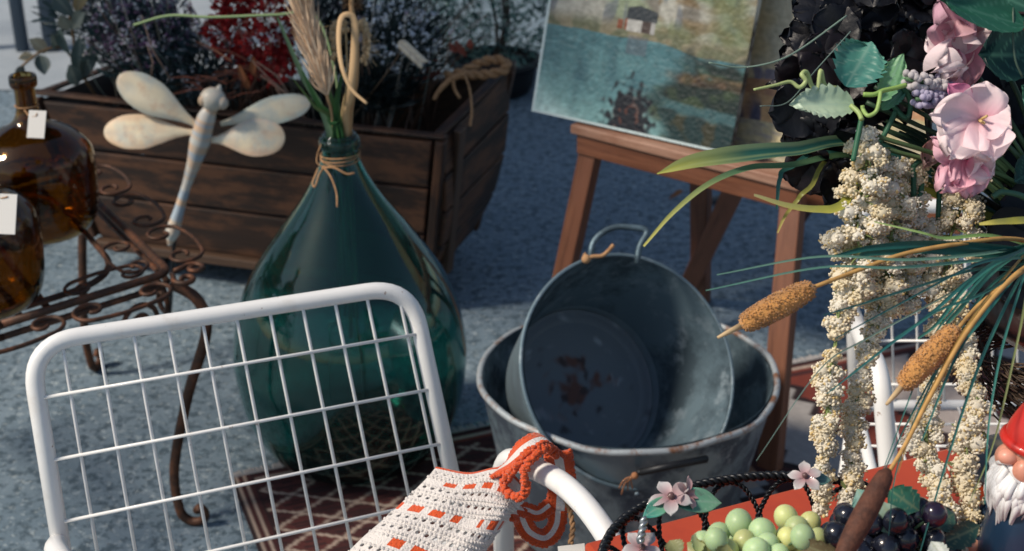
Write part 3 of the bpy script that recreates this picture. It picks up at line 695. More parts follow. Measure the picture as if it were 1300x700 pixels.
# ------------------------------------------------------------------ dragonfly
def dragonfly():
    Y = 2.93
    base = aty(212,385,Y+.02); base.z = 0
    t = thing('dragonfly_ornament', base, 'pearly cream dragonfly ornament on a thin dark stake in front of the trough', 'garden ornament')
    m = pm('pearl_shell', None, .38, vcol=True, coat=.3, spots=(14,(.42,.50,.50),.48,.68,.7), spots2=(21,(.62,.36,.20),.53,.70,.6), bump=(22,.35,.006))
    def pt(x,y,dy=0): return aty(x,y,Y+dy)
    def wing(rt, tp, w, dyr, dyt, tint, name='wing'):
        a = pt(*rt, dyr); e = pt(*tp, dyt); L = (e-a).length; d = (e-a).normalized(); nrm = -FW; sd = d.cross(nrm).normalized()
        b = MB(); nu, nv = 12, 20
        for side in (1,-1):
            vs=[]; fs=[]; cs=[]
            for i in range(nv+1):
                tt=1-(1-i/nv)**1.8; ww = w*.5*(.16+.84*sst(tt,0,.62))*math.sqrt(max(.0004,1-max(0,(tt-.62)/.38)**2.2))*(1+.05*nz(tt*5,w*80))
                for j in range(nu+1):
                    q=math.sin((-1+2*j/nu)*math.pi/2); th=.0042*(1-q*q)*(math.sin(math.pi*min(1,tt*.98+.02)))**.5
                    vs.append(a+d*(tt*L)+sd*(q*ww)+nrm*(side*th + .012*math.sin(tt*3)))
                    k=nz(tt*3+w*99,q*1.5); edge=min(1,abs(q)**3.5+1.1*max(0,nz(tt*4+w*40,q*1.8,4)))
                    base_=(.88,.76,.54); c=[base_[z]*(1-.6*edge)+tint[z]*.6*edge+.08*k for z in range(3)]
                    if tt>.82: f=(tt-.82)/.18; c=[c[z]*(1-.4*f)+(.62,.40,.24)[z]*.4*f for z in range(3)]
                    cs.append(c)
            for i in range(nv):
                for j in range(nu):
                    p=i*(nu+1)+j; f=[p,p+1,p+nu+2,p+nu+1]; fs.append(f if side>0 else f[::-1])
            b.add(vs,fs,cs)
        b.build(name, m, t)
    wing((252,160),(150,98),.078,-.015,-.01,(.35,.42,.42)); wing((246,168),(132,168),.076,-.02,-.03,(.72,.45,.28))
    wing((280,158),(394,130),.062,-.005,.03,(.32,.48,.48)); wing((268,178),(362,174),.084,-.03,-.02,(.75,.45,.3))
    b=MB(); pts=catmull([pt(270,136,-.03),pt(262,150,-.03),pt(254,180,-.03),pt(247,205,-.025),pt(237,235,-.02),pt(228,265,-.02),pt(219,295,-.02),pt(215,312,-.02)],8)
    prof=[.012,.020,.023,.0165,.0105,.0115,.0165,.003]; rs=[]; cs=[]
    for i in range(len(pts)):
        u=i/8; k=min(6,int(u)); rs.append(lerp(prof[k],prof[k+1],u-k)); z=nz(i*.35,3.3)
        cs.append((.58,.56,.52) if z<-.05 else ((.62,.44,.30) if z<.22 else (.36,.44,.52)))
    b.tube(pts,rs,14,col=cs); b.build('body', m, t)
    b=MB(); c=pt(270,126,-.035); b.ico(c,(.028,.026,.026),3,col=(.62,.55,.45))
    b.ico(pt(259,128,-.045),(.013,.012,.014),2,col=(.50,.36,.24)); b.ico(pt(282,131,-.045),(.014,.012,.015),2,col=(.52,.36,.24))
    b.tube([pt(276,122,-.03),pt(279,108,-.03)],[.013,.003],10,col=(.62,.58,.5)); b.build('head', m, t)
    MB().tube([pt(250,190,.004), pt(222,290,.004), base],.0045,8).build('stake', M_DARKIRON, t)
dragonfly()

# ------------------------------------------------------------------ rug
RA = V(-.539,2.278,.006); RU = V(.9305,.3665,0); RV = V(.3665,-.9305,0)
def rug():
    S, T = 1.95, 1.25; ns, nt_ = 390, 250
    maroon=(.052,.012,.013); dark=(.018,.007,.009); cream=(.42,.33,.27); red=(.17,.032,.02); gry=(.24,.25,.26)
    vs=[]; cs=[]; fs=[]
    for i in range(ns+1):
        s=S*i/ns
        for j in range(nt_+1):
            tt=T*j/nt_
            p=RA+RU*s+RV*tt; p=p+V(0,0,.002*nz(s*6,tt*6)+.0015+.004*max(0,nz(s*1.7+4,tt*1.7)))
            vs.append(p)
            if s<.045: c=[dark,cream,maroon,cream,maroon,dark][min(5,int(s/.0075))]
            elif s<.62 and tt>.05:
                a=(s-.045)/.105+tt/.066; d=(s-.045)/.105-tt/.066
                fa=abs(a-round(a)); fd=abs(d-round(d))
                c=cream if min(fa,fd)<.055 else (maroon if (int(math.floor(a))+int(math.floor(d)))%3 else (.085,.02,.018))
                if c is not cream and abs((tt*120)%1-.5)<.12 and min(fa,fd)>.22: c=dark
            elif tt<=.05: c=[dark,maroon,cream,red,maroon][min(4,int(tt/.010))]
            elif s<.95:
                k=int(s/.03)+int(tt/.022); c=[(.40,.33,.26),gry,(.30,.17,.10),dark,(.36,.30,.25)][(k*7+int(s/.06)*3)%5]
            else:
                # big saw-toothed diamonds in cream and red
                zz=.032*abs(((tt/.034)%2)-1); q=(s+zz)/.17; b_=int(math.floor(q)); fr=q-b_
                c=[(.36,.31,.29),maroon,(.34,.32,.31),red][b_%4]
                if fr<.14: c=dark
            w=.86+.28*abs(nz(s*160,tt*40)); cs.append(tuple(k*w for k in c))
    for i in range(ns):
        for j in range(nt_): a=i*(nt_+1)+j; fs.append([a,a+nt_+1,a+nt_+2,a+1])
    r=MB().add(vs,fs,cs)
    # fringe along the far edge
    m=pm('woven_wool',None,.95,vcol=True,bump=(260,.7,.003))
    b=r
    for i in range(330):
        s=S*i/330; p=RA+RU*s+V(0,0,.003); e=p-RV*rnd(.012,.02)+RU*rnd(-.006,.006); b.tube([p,e],.0013,4,col=(.38,.36,.36))
    o=b.build('kilim_rug', m, at=RA, solid=.004)
    tag(o,'maroon kilim rug with cream lattice and red zigzags lying under the tubs and chairs','rug')
rug()

# ------------------------------------------------------------------ zinc tubs
TUB = V(.2,2.16,.012)
def outer_tub():
    t=thing('zinc_washtub',TUB,'large weathered zinc washtub standing on the rug, with a smaller tub lying in it','tub')
    def dent(a,z): return 1+.012*math.sin(2*a+.6)+.010*math.sin(3*a+2)*(z/.3)
    pr=smooth_profile([(.001,.003),(.17,.002),(.195,.004),(.203,.02),(.222,.12),(.240,.21),(.256,.290)],5)
    b=MB(); b.lathe(pr,TUB,n=80,wob=dent); b.build('outer_wall',M_ZINC,t)
    pi=[(max(.001,r-.005),z+.004) for r,z in pr]
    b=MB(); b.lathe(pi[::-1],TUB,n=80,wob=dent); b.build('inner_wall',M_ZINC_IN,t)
    b=MB(); b.tube([TUB+V(math.cos(a)*.257*dent(a,.3),math.sin(a)*.257*dent(a,.3),.291+.010*math.sin(a*2+.3)*.6+.003*math.sin(a*5+1)+.0016*math.sin(a*11)) for a in [k*2*math.pi/72 for k in range(72)]],.0058,8,closed=True); b.build('rolled_rim',M_RIM,t)
    # front bail handle lying against the side
    a0,a1=P(812,598,2.205),P(896,583,2.215)
    c=lambda px,py,r: None
    def on(px,py,out=.0):
        r=ray(px,py); best=None
        for k in range(900):
            p=CAM+r*(1.9+k*.001); q=V(p.x-TUB.x,p.y-TUB.y,0); z=p.z-TUB.z
            if q.length<.203+(z-.02)*.196+.004+out: return p
        return P(px,py,2.2)
    b=MB(); b.tube([on(812,600,.012),on(854,591,.014),on(897,583,.012)],.0062,10)
    b.build('handle_bar',M_DARKIRON,t)
    b=MB(); 
    for q in ((812,600),(896,583)): b.tube([on(q[0],q[1],.012),on(q[0],q[1]-1,0)],.005,8)
    b.build('handle_lug',M_DARKIRON,t)
    b=MB(); k=on(806,604,.012)
    for e in ((789,628),(797,622),(803,620),(786,620)): b.tube(catmull([k,on((806+e[0])//2-3,(604+e[1])//2-3,.014),on(e[0],e[1],.008)],5),.0013,5)
    b.ico(k,.006,2); b.build('twine_knot',pm('rust_twine',(.30,.13,.06),.9),t)
    b=MB(); p=on(809,628,.001); b.ico(p,(.005,.003,.005),2); b.ico(on(872,640,.001),(.005,.003,.005),2); b.build('rivet',M_ZINC,t)
outer_tub()
def inner_tub():
    RC=P(801,469,2.33); BC=P(735,494,2.51)
    ax=(RC-BC).normalized(); H=(RC-BC).length
    xr=ax.orthogonal().normalized(); xr=(RT-ax*RT.dot(ax)).normalized(); yr=ax.cross(xr); Mx=Matrix((xr,yr,ax)).transposed()
    t=thing('tilted_zinc_tub',BC,'smaller zinc tub tipped on its side inside the washtub, its rusty bottom showing','tub')
    pr=smooth_profile([(.001,.0),(.126,.0),(.140,.002),(.145,.012),(.172,.11),(.196,H-.006)],5)
    b=MB(); b.lathe(pr,BC,Mx,72); b.build('outer_wall',pm('pale_zinc',(.34,.44,.50),.36,.75,spots=(9,(.26,.32,.37),.45,.65),bump=(14,.15,.01)),t)
    pi=[(max(.001,r-.004),z+.004) for r,z in pr]
    iw=[p for p in pi if p[0]>.141]; ib=0
    b=MB(); b.lathe(iw[::-1],BC,Mx,72)
    b.build('inner_wall',M_ZINC_IN,t)
    b=MB(); b.lathe([(.001,.005)]+[(.122*k/30,.005) for k in range(1,31)]+[(.129,.009),(.135,.006),(.143,.009)],BC,Mx,72)
    loc=(b.v[-1]-np.array(BC[:]))@np.array(Mx); cc=b.c[-1]
    for k,q in enumerate(loc):
        d=math.hypot(q[0]+.01,q[1]-.005); n_=nz(q[0]*28,q[1]*28,2)+.6*nz(q[0]*75,q[1]*75,5)
        rust=sst(1-d/.10+.7*n_,.50,.95); pale=sst(n_-.25*d/.1,.15,.5)*(1-rust); c=mixc(mixc((.13,.165,.195),(.32,.38,.42),.8*pale),(.115,.042,.026),.9*rust); c=mixc(c,(.035,.03,.035),.8*sst(nz(q[0]*45+9,q[1]*45,7)+.5*rust,.45,.7)); cc[k]=c
    # rusty base
    m=pm('rusty_bottom',None,.6,.2,vcol=True,bump=(30,.3,.005)); b.build('inner_bottom',m,t)
    b=MB(); b.tube([BC+Mx@V(.1965*math.cos(k*math.pi/40),.1965*math.sin(k*math.pi/40),H-.004) for k in range(80)],.0036,8,closed=True); b.build('rolled_rim',pm('blue_zinc_rim',(.13,.19,.23),.6,.4,spots=(24,(.30,.36,.40),.54,.7)),t)
    b=MB(); hp=rounded([P(750,333,2.35),P(751,306,2.355),P(777,287,2.36),P(826,291,2.36),P(811,312,2.355),P(809,335,2.35)],.02)
    b.tube(hp,.0052,8); b.build('wire_handle',M_ZINC_IN,t)
    b=MB(); b.tube(catmull([P(742,331,2.33),P(752,326,2.33),P(764,325,2.33),P(772,319,2.33),P(779,311,2.33)],6),.0035,6); b.ico(P(744,329,2.33),.008,2); b.tube(catmull([P(744,329,2.33),P(742,322,2.33),P(747,330,2.33)],5),.0025,5); b.build('twine_knot',M_TWINE,t)
inner_tub()

# ------------------------------------------------------------------ easels and paintings
def canvas(name,label,bl,br,H,lean,fn,wrap,thick=.018):
    u=(br-bl); W=u.length; u.normalize(); back=V(-u.y,u.x,0); upv=(V(0,0,1)*math.cos(lean)+back*math.sin(lean)); nrm=u.cross(upv)
    t=thing(name,(bl+br)/2,label,'painting')
    nx,ny=340,int(340*H/W); vs=[];cs=[];fs=[]
    for i in range(nx+1):
        for j in range(ny+1):
            a,b_=i/nx,j/ny; c=fn(a,b_); vs.append(bl+u*(a*W)+upv*(b_*H)+nrm*(.0012+.0006*nz(a*60,b_*60))); cs.append(c)
    for i in range(nx):
        for j in range(ny): a=i*(ny+1)+j; fs.append([a,a+ny+1,a+ny+2,a+1])
    m=pm(name+'_oil',None,.42,vcol=True,bump=(170,.35,.002)); MB().add(vs,fs,cs).build('painted_face',m,t)
    bk=-nrm*thick
    b=MB(); b.slab(bl+bk*.5,br+bk*.5,br+upv*H+bk*.5,bl+upv*H+bk*.5,thick*.98); b.build('canvas_edge',wrap,t,smooth=False,bevel=.002)
    return t,u,upv,nrm
def lake(u,v):
    v += .155; n1=nz(u*4,v*5,1); n2=nz(u*14,v*18,2); n3=nz(u*40,v*30,5); st=nz(u*9,v*50,3)
    # water
    c=mixc((.17,.30,.31),(.065,.155,.18),sst(v+.12*n1,.20,.5)); c=mixc((.44,.57,.57),c,sst(v+.55*u+.15*n1,.10,.36))
    c=mixc(c,(.20,.33,.35),.5*max(0,st)); c=mixc(c,(.03,.09,.12),.6*max(0,nz(u*12,v*4,8)-.1)*2*(1 if v>.35 else .3))
    sh=.595+.012*n1-.03*sst(u,.55,.8)                      # shoreline
    if v>sh:
        k=(v-sh); tr=nz(u*11,v*2.2,9)
        bg=mixc((.33,.33,.30),(.17,.16,.14),sst(tr,-.15,.3)); bg=mixc(bg,(.24,.28,.20),sst(n1,0,.4)); bg=mixc(bg,(.12,.14,.17),.7*sst(nz(u*18,v*5,4),.12,.35))
        if u>.55: bg=mixc(bg,(.17,.115,.05),sst(n2+.4*(u-.55),-.1,.35)*.7)
        if u>.62: bg=mixc(bg,(.12,.15,.075),sst(n1,-.2,.3)*.7)
        bank=mixc((.22,.20,.14),(.13,.14,.09),sst(n2,-.2,.2)); c=mixc(bank,bg,sst(k,.02,.10))
    # right bank, dark green over warm earth
    g=sst(u+.20*n1+.06*n2,.58,.70)*(1-sst(v+.1*n2,.50,.60)); c=mixc(c,mixc((.010,.026,.024),(.045,.070,.040),sst(n2,-.1,.4)),g)
    e=sst(u+.1*n2,.62,.72)*sst(v,.42+.06*n1,.45)*(1-sst(v,.46+.07*n2,.50)); c=mixc(c,mixc((.10,.045,.022),(.20,.11,.06),sst(n3,-.1,.3)),.45*e)
    d=sst(u+.1*n1,.55,.75)*(1-sst(v,.27,.37)); c=mixc(c,mixc((.012,.040,.044),(.045,.045,.028),sst(n2,0,.4)),.92*d)
    rv=sst(u,.60,.68)*(1-sst(abs(v-.33+.06*(u-.6)+.02*n2),.015,.035)); c=mixc(c,(.08,.17,.19),.6*rv)
    # dark bush at the lower edge
    r=math.hypot((u-.50)/.13,(v-.165)/.24)+.35*n3+.12*n2; c=mixc(mixc((.010,.014,.024),(.085,.035,.028),sst(n3*1.3+v-.165,.22,.55)),c,sst(r+.25*n3,.62,1.08))
    # boathouse with its reflection
    u0=u; u=u+.03
    v0=v; v=v-.06
    if .435<u<.60 and .545<v<.70:
        roof=.655+.022*(1-abs((u-.50)/.1)); 
        if .565<v<roof and .445<u<.565: c=(.36,.36,.35) if u<.52 else (.075,.055,.05)
        if v>=.62 and v<roof+.012 and .44<u<.59: c=(.035,.045,.055)
        if .565<v<.62 and u>=.565 and u<.585: c=(.30,.30,.30)
        if .57<v<.62 and .425<u<.447: c=(.22,.08,.04)
    if .40<u<.425 and .57<v<.615: c=(.20,.075,.04)
    if .46<u<.56 and .46<v<.545: c=mixc(c,(.10,.11,.14),.55)
    u=u0; v=v0; k=.88+.22*n3; c=tuple(1.35*(x*k)**1.2 for x in c)
    if u<.012 or v<.166: c=(.46,.56,.58)
    return c
def street(u,v):
    v=v*1.6
    n1=nz(u*5,v*5,1); n2=nz(u*16,v*14,2); n3=nz(u*40,v*34,6)
    c=mixc((.46,.36,.20),(.40,.36,.26),sst(n1,-.3,.3)); 
    if v<.55: c=mixc((.42,.36,.20),(.30,.27,.20),sst(n2,-.2,.3))
    if v<.62 and v>.40 and u<.5: c=mixc(c,(.12,.11,.17),sst(nz(u*22,v*6,3),-.05,.2)*.85)
    if .44<v<.52+.12*u: c=mixc(c,(.36,.18,.09),.85)
    if .26<v<=.44 and .08<u<.55: c=mixc((.44,.27,.13),(.07,.07,.11),sst(nz(u*14,v*2,4),.0,.2))
    if v<=.26: c=mixc(c,(.14,.14,.17),sst(nz(u*6-v*9,v*20+u*9,7),.05,.3)*.9); c=mixc(c,(.5,.44,.28),.3)
    if v<.3 and abs(u-.06)<.03: c=(.03,.03,.04)
    return tuple(1.25*x*(.85+.25*n3) for x in c)
def easel(name,label,tl,tr,legs,rear,top_h,mat,topmat):
    u=(tr-tl).normalized(); back=V(-u.y,u.x,0)
    t=thing(name,V((tl.x+tr.x)/2,(tl.y+tr.y)/2,0)+back*.1,label,'easel')
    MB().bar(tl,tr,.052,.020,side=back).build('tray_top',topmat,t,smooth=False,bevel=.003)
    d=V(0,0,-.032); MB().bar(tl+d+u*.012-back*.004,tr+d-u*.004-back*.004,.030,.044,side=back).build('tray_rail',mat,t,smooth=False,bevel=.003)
    for (a,b_) in legs:
        MB().bar(a,b_,.044,.030,side=u).build('leg',mat,t,smooth=False,bevel=.003)
    MB().bar(rear[0],rear[1],.042,.028,side=u).build('rear_leg',mat,t,smooth=False,bevel=.003)
    for f in (.12,.5):
        a=lerp(tl,tr,f)+back*.04+V(0,0,.0); MB().bar(a+V(0,0,-.03),a+V(0,0,top_h)+back*top_h*.27,.04,.018,side=u).build('upright',mat,t,smooth=False,bevel=.003)
    return t
def easels():
    tl=atz(733,160,.53); tr=atz(1022,233,.53); u=(tr-tl).normalized(); back=V(-u.y,u.x,0)
    lt=lerp(tl,tr,.07)+V(0,0,-.03)+back*.006; rt=lerp(tl,tr,.955)+V(0,0,-.03)+back*.006
    lb=atz(694,455,.0); rb=atz(977,600,.0)
    ct=lerp(tl,tr,.5)+back*.05+V(0,0,.1); cb=atz(884,386,.0)+back*.02
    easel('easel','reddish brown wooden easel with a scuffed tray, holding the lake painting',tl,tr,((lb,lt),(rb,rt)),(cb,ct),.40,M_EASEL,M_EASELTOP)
    bl=atz(675,141,.545); br=atz(926,197,.545); off=back*.0
    canvas('lake_painting','oil painting of a lake with a small boathouse, standing on the nearer easel',bl,br,.43,R(15),lake,pm('canvas_wrap',(.36,.40,.40),.8,spots=(8,(.03,.03,.03),.45,.6)))
    # second easel and painting behind
    b2=aty(900,189,2.72); c2=aty(1170,205,2.50); c2.z=b2.z
    canvas('street_painting','ochre oil painting of a village street behind the lake painting',b2,c2,.46,R(14),street,pm('dark_wrap',(.02,.02,.022),.7))
    u2=(c2-b2).normalized(); k2=V(-u2.y,u2.x,0); dz=V(0,0,-.012)
    tl2=b2+dz-k2*.012+u2*.03; tr2=c2+dz-k2*.012+u2*.10
    l2=atz(955,440,0); r2=V(.80,2.86,0)
    easel('easel','plain brown easel behind the right hand flowers, holding the village street painting',tl2,tr2,((V(.42,3.1,0),tl2+V(0,0,-.02)+u2*.05),(r2,tr2+V(0,0,-.02)-u2*.05)),(V(.75,3.5,0),lerp(tl2,tr2,.5)+k2*.08+V(0,0,.1)),.42,M_EASEL,M_EASELTOP)
easels()
# ------------------------------------------------------------------ white wire chairs
def chair(label, TL, TR, BL, BR, fwd, arm_l, arm_r, ncol, nrow, row0, seat_z=.44, group='white wire chairs', tr=.0105, wr=.0021, first=(.08,.96), ends=1):
    t = thing('wire_chair', V((BL.x+BR.x)/2, (BL.y+BR.y)/2, 0)+fwd*.22, label, 'chair', group)
    # continue the posts down to the ground
    dl = (BL-TL).normalized(); dr = (BR-TR).normalized()
    sl = TL+dl*((seat_z-TL.z)/dl.z); sr = TR+dr*((seat_z-TR.z)/dr.z)
    b = MB(); b.tube(rounded([sl, TL, TR, sr], .055, 10), tr, 14); b.build('back_frame', M_WHITE, t)
    off = (TR-TL).cross(dl).normalized()
    if off.dot(fwd) < 0: off = -off
    off = off*(tr*.35)
    b = MB()
    for k in range(ncol):
        f = first[0] + (first[1]-first[0])*k/(ncol-1) if ends else (k+1)/(ncol+1)
        a = lerp(TL, TR, f); c = lerp(sl, sr, f); q = (c-a).normalized()
        b.tube([a+off*1.0+q*.004, a+off*1.0+q*.03, c+off], wr, 8)
    hl = (sl-TL).length
    for k in range(nrow):
        f = (row0[0]+row0[1]*k)/hl
        if f > 1: break
        a = lerp(TL, sl, f)+off*.8; c = lerp(TR, sr, f)+off*.8
        b.tube([a+off*.7, c+off*.7], wr, 8)
    b.build('back_grid', M_WHITE, t)
    # seat
    fl = sl+fwd*.42; fr = sr+fwd*.42
    b = MB(); b.tube(rounded([lerp(sl,sr,.5), sl, fl, fr, sr, lerp(sl,sr,.5)], .04, 6), tr*.8, 10); b.build('seat_frame', M_WHITE, t)
    b = MB()
    for k in range(1, 11): b.tube([lerp(sl,sr,k/11), lerp(fl,fr,k/11)], wr, 6)
    for k in range(1, 7): b.tube([lerp(sl,fl,k/7)+V(0,0,wr*1.6), lerp(sr,fr,k/7)+V(0,0,wr*1.6)], wr, 6)
    b.build('seat_grid', M_WHITE, t)
    for a in (arm_l, arm_r):
        if a: MB().tube(rounded(a[0], a[1], 10), a[2] if len(a) > 2 else tr, 14).build('arm', M_WHITE, t)
    for p, d in ((sl, dl), (sr, dr)):
        e = V(p.x, p.y, .012)-fwd*.06; MB().tube([p, e], tr, 12).build('leg', M_WHITE, t)
    return t, sl, sr, fl, fr
def chairs():
    TL = P(36,437,1.575); TR = P(521,362,1.715); BL = P(82,720,1.615); BR = P(575,610,1.775)
    fw = V(.30,-.954,0)
    aR = ([P(640,720,1.70), P(637,575,1.615), P(735,622,1.44), P(812,748,1.38)], {1:.045,2:.075}, .0125)
    aL = ([P(74,690,1.62), P(70,697,1.56), P(110,760,1.40), P(110,900,1.40)], {1:.012,2:.05}, .0125)
    chair('white wire chair with a grid back, a crochet bag hung over its arm', TL, TR, BL, BR, fw, aL, aR, 11, 5, (.062,.073))
    fw2 = V(-.10,-.995,0)
    TL = P(1078,262,2.06); TR = P(1560,262,2.06); BL = P(1088,560,2.10); BR = P(1560,560,2.10)
    aL = ([P(1080,395,2.07), P(1096,432,1.93), P(1118,470,1.83), P(1132,640,1.86), P(1138,760,1.9)], {1:.03,2:.05,3:.02}, .0128)
    chair('white wire chair partly hidden behind the hanging cream flowers, its arm curving down', TL, TR, BL, BR, fw2, aL, None, 15, 5, (.068,.0655), first=(.035,.965))
chairs()

# ------------------------------------------------------------------ crochet bag
def bag():
    org = P(560,650,1.5)
    t = thing('crochet_bag', org, 'white crochet string bag with orange stitching hung from the arm of the white chair', 'bag')
    wool = pm('white_wool', (.70,.66,.63), .95, bump=(420,.9,.003), sheen=.3); orange = pm('orange_wool', (.62,.085,.02), .95, bump=(420,.9,.003), sheen=.3)
    rows = [[(553,593),(596,601),(634,594),(656,607),(664,624)],
            [(543,606),(585,616),(624,612),(648,626),(661,640)],
            [(519,630),(562,640),(605,648),(638,650),(648,652)],
            [(487,660),(532,668),(578,684),(612,692),(625,684)],
            [(455,688),(500,702),(545,724),(585,736),(600,716)],
            [(425,722),(470,742),(515,765),(555,775),(575,752)],
            [(405,760),(450,790),(500,815),(545,820),(565,790)]]
    dep = [1.545,1.535,1.525,1.515,1.51,1.51,1.52]
    NU, NV = 34, 42
    cur = [catmull([(x,y,0) for x,y in r], 10) for r in rows]
    def S(u, v, side):
        f = v*(len(rows)-1); k = min(len(rows)-2, int(f)); q = f-k
        def rowp(i):
            i = max(0, min(len(rows)-1, i)); c = cur[i]; g = u*(len(c)-1); a = min(len(c)-2, int(g)); return c[a].lerp(c[a+1], g-a)
        p0,p1,p2,p3 = rowp(k-1),rowp(k),rowp(k+1),rowp(k+2)
        p = .5*((2*p1)+(p2-p0)*q+(2*p0-5*p1+4*p2-p3)*q*q+(3*p1-p0-3*p2+p3)*q**3)
        d = lerp(dep[k], dep[k+1], q)
        bl = (.012+.045*v)*math.sin(math.pi*min(1,max(0,u)))**.7
        fold = .006*math.sin(u*13+v*5)*v+.004*nz(u*6,v*6,3)
        return P(p.x, p.y, d - side*bl + fold)
    for side in (1, -1):
        b = MB(); vs = [S(i/NU, j/NV, side) for i in range(NU+1) for j in range(NV+1)]; fs = []; ms = []
        idx = lambda i, j: i*(NV+1)+j
        for i in range(NU):
            for j in range(NV):
                q = [idx(i,j), idx(i+1,j), idx(i+1,j+1), idx(i,j+1)]
                if side < 0: q = q[::-1]
                band = j < 3 
                orow = j in (7, 8, 16, 17, 25, 26, 34, 35)
                if band: fs.append(q); ms.append(1 if j < 2 else 0); continue
                if orow: 
                    fs.append(q); ms.append(1 if ((i + (j//10)*2) % 5 < 3 and (i//5*7+j//10*3) % 6 > 0) else 0); continue
                if j % 3 != 1: fs.append(q); ms.append(0); continue
                if (i + (j//3)) % 2: fs.append(q); ms.append(0)
                else:
                    c = sum((vs[k] for k in q), Vector())/4; n0 = len(vs)
                    for k in q: vs.append(lerp(c, vs[k], .95))
                    for k in range(4): fs.append([q[k], q[(k+1)%4], n0+(k+1)%4, n0+k]); ms.append(0)
        b.add(vs, fs, (1,1,1), ms)
        b.build('bag_front' if side > 0 else 'bag_back', [wool, orange], t, solid=.0034, subsurf=1)
    # raised crochet stitches: little knots along the rows
    b = MB()
    for j in range(1, NV, 1):
        for i in range(0, NU):
            if (j in (7,8,16,17,25,26,34,35)) or j % 3 == 1 or j < 3: continue
            u = (i+.5*(j%2))/NU; p = S(u, (j+.5)/NV, 1) - FW*.0016; e = S(min(1,u+.018), (j+.5+.4)/NV, 1)-FW*.0016
            b.ico(lerp(p,e,.5), (.0034,.0023,.0019), 1, M=Euler((0, .5+.2*rnd(-1,1), 0)).to_matrix())
    b.build('stitches', wool, t)
    # straps: three-striped bands
    def band(pts, w, nrm, name):
        b = MB(); p = catmull(pts, 12); b.ribbon(p, [w]*len(p), nrm, nu=6, mi=[1,1,0,0,1,1]); b.build(name, [wool, orange], t, solid=.005)
        e = MB()
        for s in (-1, 1):
            N = len(p)
            for i in range(N-1):
                tt = (p[i+1]-p[i]).normalized(); n_ = nrm[min(i,len(nrm)-1)] if isinstance(nrm, list) else nrm; sd = tt.cross(n_).normalized()
                for h in (0,.5):
                    e.ico(lerp(p[i],p[i+1],h)+sd*(s*w*.46)+rvec()*.001, .0026, 1)
        e.build('strap_edging', orange, t)
    n1 = (-FW*.6 + RT*.5 + UP*.5).normalized()
    band([P(622,606,1.535), P(645,590,1.515), P(668,569,1.508), P(690,560,1.52), P(708,573,1.545)], .026, (UP*.85-FW*.5+RT*.1).normalized(), 'strap')
    # thick orange edge loop in front
    b = MB()
    for q in ([P(640,612,1.512), P(654,594,1.49), P(672,574,1.478), P(692,565,1.488), P(706,578,1.512)], [P(640,612,1.512), P(645,627,1.50), P(660,631,1.49), P(668,618,1.482), P(664,603,1.48), P(676,582,1.474), P(694,568,1.484)]):
        p = resample(catmull(q, 10), .003)
        for k in p:
            for z in range(5): b.ico(k+rvec()*.0034, (.0036,.0028,.0028), 1)
    b.build('strap_edging', orange, t)
    # the strap's lower loops hanging behind the arm
    band([P(708,575,1.55), P(713,610,1.575), P(711,648,1.585)], .030, -FW, 'strap')
    band([P(709,640,1.585), P(706,668,1.585), P(692,684,1.58), P(672,676,1.57), P(660,655,1.565), P(648,650,1.55)], .018, (-FW*.8+UP*.4).normalized(), 'strap')
    band([P(652,645,1.56), P(668,648,1.57), P(683,652,1.575), P(698,642,1.58)], .014, (-FW*.8+UP*.4).normalized(), 'strap')
    # twine with a paper tag
    b = MB(); b.rope(catmull([P(716,628,1.55), P(724,650,1.54), P(727,672,1.535), P(724,692,1.53)],10), .0016, .0020, .014, 2, 5); b.build('tag_string', M_TWINE, t)
    MB().slab(P(708,694,1.53), P(742,690,1.53), P(746,735,1.53), P(712,738,1.53), .0012).build('price_tag', M_PAPER, t, smooth=False)
bag()

# ------------------------------------------------------------------ red table, wire basket, grapes
RED = pm('red_lacquer', (.46,.062,.018), .34, spots=(8,(.37,.046,.015),.45,.65), bump=(30,.04), coat=.2)
TZ = .72
def red_table():
    a = atz(765,697,TZ); b_ = atz(1268,564,TZ); u = (b_-a).normalized(); v = V(u.y,-u.x,0)      # v towards the camera
    a = a-u*.02; L = .95; Wd = .62
    t = thing('red_table', V(a.x,a.y,0)+u*L/2+v*Wd/2, 'bright red painted table at the lower right, carrying the basket and the gnome', 'table')
    MB().slab(a+v*Wd, a+v*Wd+u*L, a+u*L, a, .026).build('tabletop', RED, t, smooth=False, bevel=.004)
    z = V(0,0,-.0145)
    cs = [a+u*.04+v*.04, a+u*(L-.04)+v*.04, a+u*(L-.04)+v*(Wd-.04), a+u*.04+v*(Wd-.04)]
    for i in range(4):
        MB().bar(cs[i]+z+V(0,0,-.035), cs[(i+1)%4]+z+V(0,0,-.035), .02, .07, side=(cs[(i+1)%4]-cs[i]).cross(V(0,0,1))).build('apron', RED, t, smooth=False, bevel=.003)
        MB().bar(cs[i]+z+V(0,0,-.001), V(cs[i].x,cs[i].y,0), .036, .037, side=u).build('leg', RED, t, smooth=False, bevel=.004)
red_table()
TZ += .0135
def flower5(b, c, nrm, L, W, n=5, col0=(.6,.3,.35), col1=(.7,.6,.6), cup=.25, curl=.1, ruf=0, tilt=.35, rot=None, serr=0, shape=.6, tip=4, nu=6, nv=6, skip=()):
    nrm = nrm.normalized(); u = nrm.orthogonal().normalized(); w = nrm.cross(u); r0 = rnd(0,6.28) if rot is None else rot
    for k in range(n):
        if k in skip: continue
        a = r0+k*2*math.pi/n+rnd(-.08,.08); d = (u*math.cos(a)+w*math.sin(a))*math.cos(tilt)+nrm*math.sin(tilt)
        b.petal(c, d, nrm, L*rnd(.9,1.08), W*rnd(.92,1.08), cup=cup, curl=curl, ruf=ruf, shape=shape, tip=tip, col0=jit(col0,.08), col1=jit(col1,.08), nu=nu, nv=nv)
